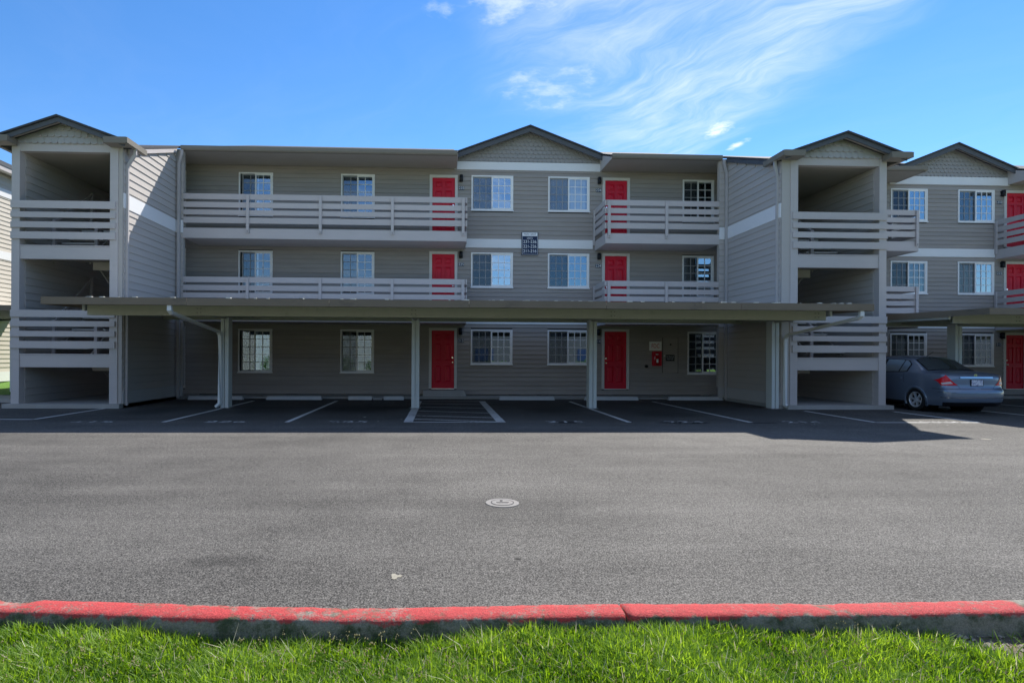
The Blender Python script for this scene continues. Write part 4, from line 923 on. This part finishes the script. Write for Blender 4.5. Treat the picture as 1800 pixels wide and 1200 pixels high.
keepg = lambda x, y: (y < np.where(x < -0.2, 2.745 + 0.060 * np.maximum(0, -x - 0.2) ** 1.2, 2.745)) & ~((x > 2.50 + (2.72 - y) * 0.5) & (y > 2.35) & (rng.random(len(x)) < 0.965))
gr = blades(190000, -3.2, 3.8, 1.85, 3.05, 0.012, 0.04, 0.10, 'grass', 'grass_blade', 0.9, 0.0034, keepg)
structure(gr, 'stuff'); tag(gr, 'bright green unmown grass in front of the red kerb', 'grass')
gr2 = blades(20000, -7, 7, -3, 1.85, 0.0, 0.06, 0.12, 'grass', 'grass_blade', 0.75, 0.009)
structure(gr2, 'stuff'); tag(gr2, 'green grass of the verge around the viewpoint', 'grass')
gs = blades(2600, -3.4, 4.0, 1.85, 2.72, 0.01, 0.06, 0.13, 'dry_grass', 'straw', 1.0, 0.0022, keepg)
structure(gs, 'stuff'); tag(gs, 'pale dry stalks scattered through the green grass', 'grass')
mat('turf_base', (0.10, 0.17, 0.02), 0.95, var=0.5, scale=14.0, bump=0.9, bscale=60)
# seed heads
mb = MB()
for _ in range(800):
    x, y = random.uniform(-2.6, 3.0), random.uniform(2.1, 2.72)
    if x > 2.3 and y > 2.4: continue
    h = random.uniform(0.06, 0.13); z = 0.03 + h * 0.8; dx, dy = random.uniform(-0.03, 0.03), random.uniform(-0.03, 0.03)
    for k in range(random.randint(3, 6)):
        u, v, w = (random.uniform(-0.012, 0.012) for _ in range(3)); s = random.uniform(0.002, 0.0045)
        mb.add([(x + dx + u - s, y + dy + v, z + w), (x + dx + u, y + dy + v - s, z + w + s), (x + dx + u + s, y + dy + v, z + w), (x + dx + u, y + dy + v + s, z + w - s), (x + dx + u, y + dy + v, z + w + 2 * s)], [(0, 1, 4), (1, 2, 4), (2, 3, 4), (3, 0, 4), (3, 2, 1, 0)])
sh = structure(mb.build('grass_seed_heads', 'straw'), 'stuff'); tag(sh, 'pale grass seed heads dotted over the verge', 'grass')
vsoil = structure(sheet('verge_soil', -60, 60, -40, 2.80, 0.004, 'turf_base'))
structure(sheet('bare_soil', 2.40, 16.0, 1.9, 2.78, 0.030, 'soil'))
# gravelly bare corner
mb = MB()
for _ in range(4200):
    x, y = random.uniform(2.2, 6.0), random.uniform(1.9, 2.76)
    if x < 2.46 + (2.72 - y) * 0.5: continue
    r_ = random.uniform(0.004, 0.013) * random.choice((0.7, 1, 1.4)); z = 0.031 + r_ * 0.4; a = random.uniform(0, 3.14); ca, sa = math.cos(a), math.sin(a)
    vs = []
    for (u, v, w) in ((1.5, 0, 0), (0, 1, 0), (-1.5, 0, 0), (0, -1, 0), (0.2, 0.1, 0.8), (0, 0, -0.6)):
        u += random.uniform(-.3, .3); v += random.uniform(-.25, .25); vs.append((x + r_ * (u * ca - v * sa), y + r_ * (u * sa + v * ca), z + r_ * w))
    mb.add(vs, [(0, 1, 4), (1, 2, 4), (2, 3, 4), (3, 0, 4), (1, 0, 5), (2, 1, 5), (3, 2, 5), (0, 3, 5)])
mat('pebble', (0.30, 0.26, 0.21), 0.85, var=0.5, scale=60)
gv = structure(mb.build('gravel', 'pebble'), 'stuff'); tag(gv, 'bare patch of small stones by the kerb at the lower right', 'gravel')
# ------------------------------------------------------------------ parked saloon car
def car_paint():
    m = bpy.data.materials.new('car_paint'); m.use_nodes = True; t = m.node_tree; p = t.nodes['Principled BSDF']
    p.inputs['Base Color'].default_value = (0.155, 0.195, 0.26, 1); p.inputs['Metallic'].default_value = 0.4; p.inputs['Roughness'].default_value = 0.32
    p.inputs['Coat Weight'].default_value = 0.8; p.inputs['Coat Roughness'].default_value = 0.06; MAT['car_paint'] = m
car_paint()
mat('tyre', (0.014, 0.014, 0.015), 0.8); mat('rim', (0.62, 0.63, 0.65), 0.3, metal=0.5); mat('car_black', (0.010, 0.010, 0.012), 0.35); mat('car_cloth', (0.05, 0.05, 0.055), 0.9)
mat('lamp_red', (0.66, 0.008, 0.016), 0.2, spec=0.3, coat=0.15); mat('lamp_clear', (0.60, 0.50, 0.50), 0.25, spec=0.4)
def plate_mat():
    m = bpy.data.materials.new('licence_plate'); m.use_nodes = True; t = m.node_tree; L = t.links.new; p = t.nodes['Principled BSDF']; p.inputs['Roughness'].default_value = 0.4
    geo = N(t, 'ShaderNodeNewGeometry'); n = N(t, 'ShaderNodeTexNoise', i_Scale=26.0, i_Detail=2.0); L(geo.outputs['Position'], n.inputs['Vector'])
    mx = N(t, 'ShaderNodeMix', data_type='RGBA'); L(smooth(t, n.outputs[0], 0.5, 0.62), mx.inputs['Factor']); mx.inputs['A'].default_value = (0.62, 0.64, 0.72, 1); mx.inputs['B'].default_value = (0.25, 0.24, 0.40, 1); L(mx.outputs['Result'], p.inputs['Base Color']); MAT['licence_plate'] = m
plate_mat()
TB = np.array([  # l, zt, wt, ze, zb, wb, wm
    (0.50, 1.100, 0.72, 1.060, 1.020, 0.800, 0.836), (0.78, 1.118, 0.69, 1.080, 1.035, 0.822, 0.845), (1.05, 1.285, 0.625, 1.215, 1.040, 0.832, 0.8475), (1.40, 1.470, 0.575, 1.405, 1.035, 0.838, 0.8475),
    (1.75, 1.520, 0.570, 1.455, 1.025, 0.840, 0.8475), (2.20, 1.535, 0.575, 1.470, 1.010, 0.842, 0.8475), (2.70, 1.510, 0.575, 1.445, 0.995, 0.842, 0.8475), (3.00, 1.440, 0.585, 1.380, 0.985, 0.838, 0.8475),
    (3.35, 1.240, 0.64, 1.190, 0.975, 0.828, 0.845), (3.70, 1.045, 0.70, 1.010, 0.950, 0.810, 0.838), (4.05, 0.975, 0.68, 0.930, 0.870, 0.76, 0.80), (4.30, 0.86, 0.60, 0.815, 0.75, 0.68, 0.72), (4.45, 0.66, 0.48, 0.62, 0.58, 0.55, 0.58)])
def prm(l):
    i = min(max(np.searchsorted(TB[:, 0], l) - 1, 0), len(TB) - 2); x = (l - TB[i, 0]) / (TB[i + 1, 0] - TB[i, 0])
    p0, p1, p2, p3 = TB[max(i - 1, 0)], TB[i], TB[i + 1], TB[min(i + 2, len(TB) - 1)]
    m1 = (p2 - p0) / max(p2[0] - p0[0], 1e-6) * (p2[0] - p1[0]); m2 = (p3 - p1) / max(p3[0] - p1[0], 1e-6) * (p2[0] - p1[0])
    return (2 * x**3 - 3 * x**2 + 1) * p1 + (x**3 - 2 * x**2 + x) * m1 + (-2 * x**3 + 3 * x**2) * p2 + (x**3 - x**2) * m2
ZM, ZS = 0.62, 0.20
def Mpt(l, q):          # q: 0 roof centre .. 1 roof edge .. 2 belt .. 3 widest .. 4 sill; negative = other side
    sg = -1 if q < 0 else 1; q = abs(q); _, zt, wt, ze, zb, wb, wm = prm(l)
    if q <= 1: x, z = wt * q, zt - (zt - ze) * q**3.0
    elif q <= 2: v = q - 1; x, z = wt + (wb - wt) * (v + 0.18 * v * (1 - v)), ze + (zb - ze) * v
    elif q <= 3: v = q - 2; zm = min(ZM, zb - 0.05); x, z = wb + (wm - wb) * math.sin(v * math.pi / 2), zb + (zm - zb) * v
    else: v = q - 3; zm = min(ZM, zb - 0.05); x, z = wm - 0.05 * v**2.2, zm + (ZS - zm) * v
    return Vector((sg * x, l, z))
L5 = 0.50; NE = 4.6
def rear_l(z):
    pts = ((0.20, 0.10), (0.27, 0.05), (0.33, 0.015), (0.42, 0.0), (0.55, 0.0), (0.615, 0.012), (0.645, 0.055), (0.68, 0.085), (0.80, 0.095), (0.92, 0.10), (0.98, 0.115), (1.02, 0.155))
    return float(np.interp(z, [p[0] for p in pts], [p[1] for p in pts]))
def side_w(z):
    lo = [Mpt(L5, q) for q in np.linspace(2, 4, 21)]; return float(np.interp(z, [p.z for p in lo][::-1], [p.x for p in lo][::-1]))
def Rpt(z, u):
    sg = -1 if u < 0 else 1; th = abs(u) * math.pi / 2; w = side_w(z); l0 = rear_l(z)
    sag = 0.03 * (math.sin(th) ** (2 / NE))**2
    x = w * math.sin(th)**(2 / NE); l = L5 - (L5 - l0) * max(math.cos(th), 0)**(2 / NE) + sag * math.cos(th)
    return Vector((sg * x, l, z))
def u_x(s): return math.asin(min(1, s**(NE / 2))) * 2 / math.pi
def u_l(l, z): return math.acos(min(1, max(0, (L5 - l) / (L5 - rear_l(z)))**(NE / 2))) * 2 / math.pi
def grid(fn, A, Bq, off=0.0):
    P = [[fn(a, b) for b in Bq] for a in A]; na, nb_ = len(A), len(Bq)
    if off:
        Q = []
        for i in range(na):
            r_ = []
            for j in range(nb_):
                t1 = P[min(i + 1, na - 1)][j] - P[max(i - 1, 0)][j]; t2 = P[i][min(j + 1, nb_ - 1)] - P[i][max(j - 1, 0)]
                n = t1.cross(t2); n = n.normalized() if n.length > 1e-9 else Vector((0, 0, 1))
                c = P[i][j] - Vector((0, 2.1, 0.7))
                if n.dot(c) < 0: n = -n
                r_.append(P[i][j] + n * off)
            Q.append(r_)
        P = Q
    vs = [p for r_ in P for p in r_]; fs = [(i * nb_ + j, i * nb_ + j + 1, (i + 1) * nb_ + j + 1, (i + 1) * nb_ + j) for i in range(na - 1) for j in range(nb_ - 1)]
    return vs, fs
CX, CY = 13.945, 14.20
car = thing('parked_car', (CX, CY + 2.2, 0), 'blue-grey saloon car parked nose-in beside the right stair tower', 'car')
def cpart(name, m, geos, parent=None, smooth=True, merge=False, drop=None):
    mb = MB()
    for vs, fs in geos:
        if drop: fs = [f for f in fs if not drop(sum((vs[i] for i in f), Vector()) / len(f))]
        mb.add([(v[0] + CX, v[1] + CY, v[2]) for v in vs], fs)
    me = bpy.data.meshes.new(name); me.from_pydata(mb.v, [], mb.f); me.materials.append(MAT[m]); bm = bmesh.new(); bm.from_mesh(me)
    if merge: bmesh.ops.remove_doubles(bm, verts=bm.verts, dist=0.004)
    loose = [v for v in bm.verts if not v.link_faces]; bmesh.ops.delete(bm, geom=loose, context='VERTS')
    bmesh.ops.recalc_face_normals(bm, faces=bm.faces); bm.to_mesh(me); bm.free()
    if smooth:
        for p in me.polygons: p.use_smooth = True
    return link(name, me, parent or car)
def cbox(x0, x1, y0, y1, z0, z1):
    b = B(x0, x1, y0, y1, z0, z1); return [Vector(v) for v in b.v], b.f
WH = (1.06, 3.66); RA = 0.345
def arch(p): return any((p.y - w)**2 + (p.z - 0.30)**2 < RA**2 for w in WH) and abs(p.x) > 0.6
qs_top = list(np.linspace(0, 1, 9)) + list(np.linspace(1, 2, 8))[1:]; qs_low = list(np.linspace(2, 3, 9)) + list(np.linspace(3, 4, 10))[1:]
qf = qs_top + qs_low[1:]; q_all = [-q for q in qf[::-1]][:-1] + qf
ls = list(np.linspace(L5, 4.45, 112))
zrows = [Mpt(L5, q).z for q in qs_low]; us = []
for j, q in enumerate(qs_top): us.append(j / (len(qs_top) - 1))
u_all = [-u for u in us[::-1]][:-1] + us
def Dpt(k, jj):
    j = abs(jj); sg = -1 if jj < 0 else 1; a = Rpt(zrows[0], us[j]); b = Mpt(L5, qs_top[j]); v = k
    p = a + (b - a) * v; p.z = a.z + (b.z - a.z) * (1 - (1 - v)**2.2); return Vector((sg * p.x, p.y, p.z))
jj = [-j for j in range(len(us) - 1, 0, -1)] + list(range(len(us)))
body = cpart('body', 'car_paint', [grid(Mpt, ls, q_all), grid(Rpt, zrows, u_all), grid(Dpt, list(np.linspace(0, 1, 9)), jj)], merge=True, drop=arch)
nose = [Mpt(4.45, q) for q in q_all]; cpart('nose_cap', 'car_paint', [(nose + [Vector((0, 4.47, 0.5))], [(i, i + 1, len(nose)) for i in range(len(nose) - 1)])])
# glass
def pane_geo(l0f, l1f, q0, q1, off, nl=16, nq=12):
    return grid(lambda a, b: Mpt(l0f(b) + (l1f(b) - l0f(b)) * a, b), list(np.linspace(0, 1, nl)), list(np.linspace(q0, q1, nq)), off)
cpart('rear_window_surround', 'car_black', [pane_geo(lambda q: 0.80 + 0.03 * q * q, lambda q: 1.44 - 0.10 * q * q, -0.97, 0.97, 0.003)])
rw = cpart('rear_window', 'car_glass', [pane_geo(lambda q: 0.84 + 0.03 * q * q, lambda q: 1.41 - 0.10 * q * q, -0.92, 0.92, 0.008)])
cpart('windscreen', 'car_black', [pane_geo(lambda q: 2.98 + 0.02 * q * q, lambda q: 3.60 - 0.05 * q * q, -0.92, 0.92, 0.006)])
for s in (1, -1):
    f = lambda a, b: Mpt(a, s * b)
    def side_patch(l0, l1, qa, qb, off, tail=0.0):
        def fn(a, b):
            l = l0 + (l1 - l0) * a; e = max(0.0, 1 - (l - l0) / 0.22) if tail else 0.0
            lo, hi = qa + tail * e**2 * 0.8, qb - tail * 0.15 * e**2
            return Mpt(l, s * (lo + (hi - lo) * b))
        return grid(fn, list(np.linspace(0, 1, 14)), list(np.linspace(0, 1, 8)), off)
    cpart('window_surround', 'car_black', [side_patch(1.33, 3.22, 1.10, 1.95, 0.003, 0.25)])
    cpart('side_window', 'car_glass', [side_patch(1.37, 1.60, 1.14, 1.90, 0.008, 0.25)]); cpart('side_window', 'car_glass', [side_patch(1.635, 2.22, 1.14, 1.90, 0.008)]); cpart('side_window', 'car_glass', [side_patch(2.32, 3.12, 1.14, 1.90, 0.008)])
    for l in (1.42, 2.28, 3.25): cpart('door_seam', 'car_black', [grid(lambda a, b: Mpt(a, s * b), [l, l + 0.008], list(np.linspace(2.02, 3.7 if l > 2 else 2.6, 14)), 0.0025)])
    cpart('sill_shadow', 'car_black', [grid(lambda a, b: Mpt(a, s * b), list(np.linspace(1.45, 3.3, 12)), [3.86, 4.0], 0.003)])
    for l in (1.50, 2.42):
        p = Mpt(l, s * 2.35); cpart('door_handle', 'car_paint', [cbox(min(p.x, p.x + s * 0.035), max(p.x, p.x + s * 0.035), l, l + 0.19, p.z - 0.018, p.z + 0.018)], smooth=False)
    # wheel-arch lip and liner
    for w in WH:
        vs, fs = [], []; n = 26
        for i in range(n + 1):
            a = math.radians(-22 + (224) * i / n); y, z = w + math.cos(a) * 1.0 * RA, 0.30 + math.sin(a) * RA
            for dr, dx in ((-0.03, -0.05), (-0.022, 0.003), (0.012, 0.014), (0.045, 0.006), (0.06, -0.012)):
                yy, zz = w + math.cos(a) * (RA + dr), 0.30 + math.sin(a) * (RA + dr); zq = min(max(zz, ZS), 0.98); xw = 0.8475 - 0.05 * max(0, (0.62 - zq) / 0.42)**2.2 - 0.012 * max(0, (zq - 0.62) / 0.4)
                vs.append(Vector((s * (xw + dx), yy, max(zz, 0.16))))
        fs = [(i * 5 + j, i * 5 + j + 1, i * 5 + 6 + j, i * 5 + 5 + j) for i in range(n) for j in range(4)]
        cpart('wheel_arch', 'car_paint', [(vs, fs)])
        c = MB().cyl((s * 0.45, w, 0.30), 'x', RA + 0.03, s * 0.38, 28); cpart('arch_liner', 'car_black', [([Vector(v) for v in c.v], c.f[2:] + [c.f[0]])])
    # tail lamp
    uA = u_x(0.50 / 0.836); uT = u_x(0.74 / 0.82); uS = u_l(0.47, 0.87); uB = u_l(0.24, 0.74)
    def lamp(a, b, zs=None):
        p00, p10, p11, p01 = (uA, 0.742), (uB, 0.735), (uS, 0.875), (uT, 1.005)
        u = (1 - a) * ((1 - b) * p00[0] + b * p01[0]) + a * ((1 - b) * p10[0] + b * p11[0]); z = (1 - a) * ((1 - b) * p00[1] + b * p01[1]) + a * ((1 - b) * p10[1] + b * p11[1]); return Rpt(z, s * u)
    tl = cpart('tail_light', 'lamp_red', [grid(lamp, list(np.linspace(0, 1, 14)), list(np.linspace(0, 1, 10)), 0.012)])
    cpart('reversing_lens', 'lamp_clear', [grid(lamp, list(np.linspace(0.12, 0.86, 12)), list(np.linspace(0.16, 0.40, 4)), 0.017)], tl)
    # mirror
    p = Mpt(3.05, s * 2.0); mr = B(min(s * 0.86, s * 1.02), max(s * 0.86, s * 1.02), 3.02, 3.14, 1.0, 1.13); cpart('mirror', 'car_paint', [([Vector(v) for v in mr.v], mr.f)], smooth=False)
# rear details
zz = lambda z, x: Rpt(z, u_x(x / 0.836)).y
cpart('bumper_crease', 'chrome', [grid(Rpt, [0.415, 0.43], list(np.linspace(-0.9, 0.9, 40)), 0.004)])
cpart('bumper_seam', 'car_black', [grid(Rpt, [0.640, 0.649], list(np.linspace(-1, 1, 60)), 0.004)])
cpart('bumper_groove', 'car_black', [grid(Rpt, [0.555, 0.561], list(np.linspace(-0.95, -0.30, 20)), 0.003)]); cpart('bumper_groove', 'car_black', [grid(Rpt, [0.555, 0.561], list(np.linspace(0.30, 0.95, 20)), 0.003)])
cpart('lower_valance', 'car_black', [grid(Rpt, [0.20, 0.26, 0.30], list(np.linspace(-0.8, 0.8, 30)), 0.004)])
for s in (-1, 1):
    cpart('boot_seam', 'car_black', [grid(lambda a, b: Rpt(0.66 + (0.735 - 0.66) * b, s * u_x((0.44 + 0.055 * b + 0.007 * a) / 0.836)), [0, 1], list(np.linspace(0, 1, 6)), 0.004)])
yb_ = zz(0.93, 0.2)
cpart('chrome_strip', 'chrome', [grid(lambda a, b: Rpt(0.925 + 0.035 * a, b), list(np.linspace(0, 1, 4)), list(np.linspace(-0.155, 0.155, 30)), 0.022)])
cpart('licence_plate_frame', 'car_black', [cbox(-0.170, 0.170, zz(0.80, 0.1) - 0.014, zz(0.80, 0.1) + 0.02, 0.725, 0.895)], smooth=False)
cpart('licence_plate', 'licence_plate', [cbox(-0.152, 0.152, zz(0.80, 0.1) - 0.020, zz(0.80, 0.1) - 0.0145, 0.735, 0.885)], smooth=False)
em = MB(); n = 20
yb_ = 0.145
for i in range(n):
    a, b = 2 * math.pi * i / n, 2 * math.pi * (i + 1) / n
    em.add([(r_ * 1.2 * math.cos(q), yb_ - 0.02, 1.005 + r_ * math.sin(q)) for r_, q in ((0.022, a), (0.032, a), (0.032, b), (0.022, b))], [(0, 1, 2, 3)])
em.box(-0.045, 0.045, yb_ - 0.024, yb_ - 0.012, 0.998, 1.012); cpart('emblem', 'chrome', [([Vector(v) for v in em.v], em.f)], smooth=False)
an = MB().tube([(0.0, 1.62, 1.51), (0.0, 1.40, 1.63)], 0.006, 6); cpart('aerial', 'car_black', [([Vector(v) for v in an.v], an.f)])
# cabin: floor, seats
cpart('underbody', 'car_black', [cbox(-0.76, 0.76, 0.35, 4.2, 0.20, 0.34), cbox(-0.60, 0.60, 0.30, 4.2, 0.34, 0.62)], smooth=False)
for x in (-0.38, 0.38):
    cpart('seat', 'car_cloth', [cbox(x - 0.24, x + 0.24, 2.2, 2.36, 0.5, 1.14), cbox(x - 0.12, x + 0.12, 2.2, 2.30, 1.17, 1.33), cbox(x - 0.24, x + 0.24, 2.36, 2.8, 0.5, 0.66)], smooth=False)
cpart('rear_seat', 'car_cloth', [cbox(-0.62, 0.62, 1.15, 1.35, 0.5, 1.10), cbox(-0.62, 0.62, 0.62, 1.2, 1.0, 1.035)], smooth=False)
# wheels
for w in WH:
    for s in (-1, 1):
        def lathe(prof, n=36):
            vs = []; fs = []; m = len(prof)
            for i in range(n):
                a = 2 * math.pi * i / n
                for (x, r_) in prof: vs.append(Vector((s * (0.735 + x), w + 1.04 * r_ * math.cos(a), 0.312 + 1.04 * r_ * math.sin(a))))
            for i in range(n):
                for j in range(m - 1): fs.append((i * m + j, i * m + j + 1, ((i + 1) % n) * m + j + 1, ((i + 1) % n) * m + j))
            return vs, fs
        ty = cpart('tyre', 'tyre', [lathe([(-0.09, 0.19), (-0.095, 0.26), (-0.08, 0.295), (0.06, 0.30), (0.09, 0.285), (0.098, 0.25), (0.092, 0.212), (0.075, 0.205), (0.06, 0.19)])])
        cpart('rim', 'rim', [lathe([(0.075, 0.206), (0.088, 0.205), (0.088, 0.190), (0.070, 0.184), (0.0, 0.178)])], ty)
        vs, fs = [], []
        for k in range(6):
            a = 2 * math.pi * k / 6 + 0.26; ca, sa = math.cos(a), math.sin(a)
            pr = [(-0.032, 0.03), (0.032, 0.03), (0.021, 0.11), (0.034, 0.195), (-0.034, 0.195), (-0.021, 0.11)]; b0 = len(vs)
            for dx, k2 in ((0.072, 1.0), (0.03, 1.0)):
                for (tt, rr) in pr: vs.append(Vector((s * (0.735 + dx - 0.012 * (rr < 0.05)), w + rr * ca - tt * sa, 0.30 + rr * sa + tt * ca)))
            fs += [tuple(b0 + i for i in range(6))] + [(b0 + i, b0 + (i + 1) % 6, b0 + 6 + (i + 1) % 6, b0 + 6 + i) for i in range(6)]
        c = MB().cyl((s * 0.765, w, 0.30), 'x', 0.05, s * 0.045, 18); b0 = len(vs); vs += [Vector(v) for v in c.v]; fs += [tuple(b0 + i for i in f_) for f_ in c.f]
        cpart('spokes', 'rim', [(vs, fs)], ty, smooth=False)
        d = MB().cyl((s * 0.70, w, 0.30), 'x', 0.18, s * 0.02, 24); cpart('brake_disc', 'car_black', [([Vector(v) for v in d.v], d.f)], ty)

# ------------------------------------------------------------------ what the windows mirror: the house across the drive and its shrubs
op = thing('apartment_building', (-2, -13, 0), 'beige lap-sided building across the drive, seen only as reflections in the windows', 'building')
ow = B(-30, -1.5, -19, -13, -0.1, 5.6).build('wall', 'siding_beige', op)
mb = MB()
for i in range(27):
    z = 0.15 + i * 0.2; mb.prism([(-13.0, z), (-12.972, z), (-12.97, z + 0.004), (-12.99, z + 0.19), (-13.0, z + 0.19)], 'x', -30, -1.5)
structure(mb.build('siding_boards', 'siding_beige', ow), 'stuff')
MB().prism([(-12.4, 5.5), (-16, 7.2), (-19.6, 5.5)], 'x', -30.5, -1.0).build('roof', 'roof_dark', op)
for x in (-27, -4): B(x, x + 1.5, -12.965, -12.95, 1.1, 2.5).build('window', 'navy', op)
mirror_block = thing('apartment_building', (24, -30, 0), 'dark grey building added out of view across the drive, to darken reflections in the centre windows', 'building')  # added out of view so the centre panes mirror something dark
B(1, 150, -36, -30, -0.1, 7.0).build('wall', 'roof_dark', mirror_block); MB().prism([(-29.4, 6.9), (-33, 8.6), (-36.6, 6.9)], 'x', 0.5, 150.5).build('roof', 'roof_dark', mirror_block)
for x in range(4, 58, 6): B(x, x + 1.6, -29.98, -29.95, 1.0, 2.4).build('window', 'navy', mirror_block)
leaf_mat('shrub_leaf', (0.04, 0.09, 0.015), (0.11, 0.20, 0.03), 0.25)
def shrub(x, y, r_, h, label):
    t = thing('shrub', (x, y, -0.1), label, 'shrub', 'shrubs across the drive')
    n = 1500; u = rng.normal(size=(n, 3)); u /= np.linalg.norm(u, axis=1)[:, None]; rad = rng.uniform(0.55, 1.0, n)[:, None]; P = u * rad * np.array([r_, r_, h / 2]) * (1 + 0.25 * np.sin(u[:, :1] * 5 + x)) + np.array([x, y, h / 2 - 0.1])
    a = rng.normal(size=(n, 3)); b = np.cross(a, rng.normal(size=(n, 3))); a /= np.linalg.norm(a, axis=1)[:, None]; b /= np.linalg.norm(b, axis=1)[:, None]; s = 0.06
    V = np.stack([P - a * s, P - b * s * .5, P + a * s, P + b * s * .5], 1).reshape(-1, 3); me = bpy.data.meshes.new('foliage'); me.from_pydata(V.tolist(), [], (np.arange(n)[:, None] * 4 + np.arange(4)).tolist())
    at = me.attributes.new('tone', 'FLOAT', 'POINT'); at.data.foreach_set('value', np.repeat(rng.random(n), 4).astype(np.float32)); me.materials.append(MAT['shrub_leaf']); link('foliage', me, t)
    MB().tube([(x, y, -0.12), (x + 0.05, y, h * 0.35), (x, y + 0.05, h * 0.6)], 0.04, 6).build('stem', 'wall_back', t)
for i, (x, r_, h) in enumerate(((-14.5, 1.0, 1.5), (-11.6, 0.8, 1.2), (-8.8, 1.1, 1.6), (-5.6, 0.9, 1.4), (4.5, 0.9, 1.2), (12.5, 1.0, 1.4))):
    shrub(x, -10.5, r_, h, f'{("leftmost", "second", "third", "fourth", "fifth", "rightmost")[i]} rounded green shrub in the row reflected in the ground-floor windows')
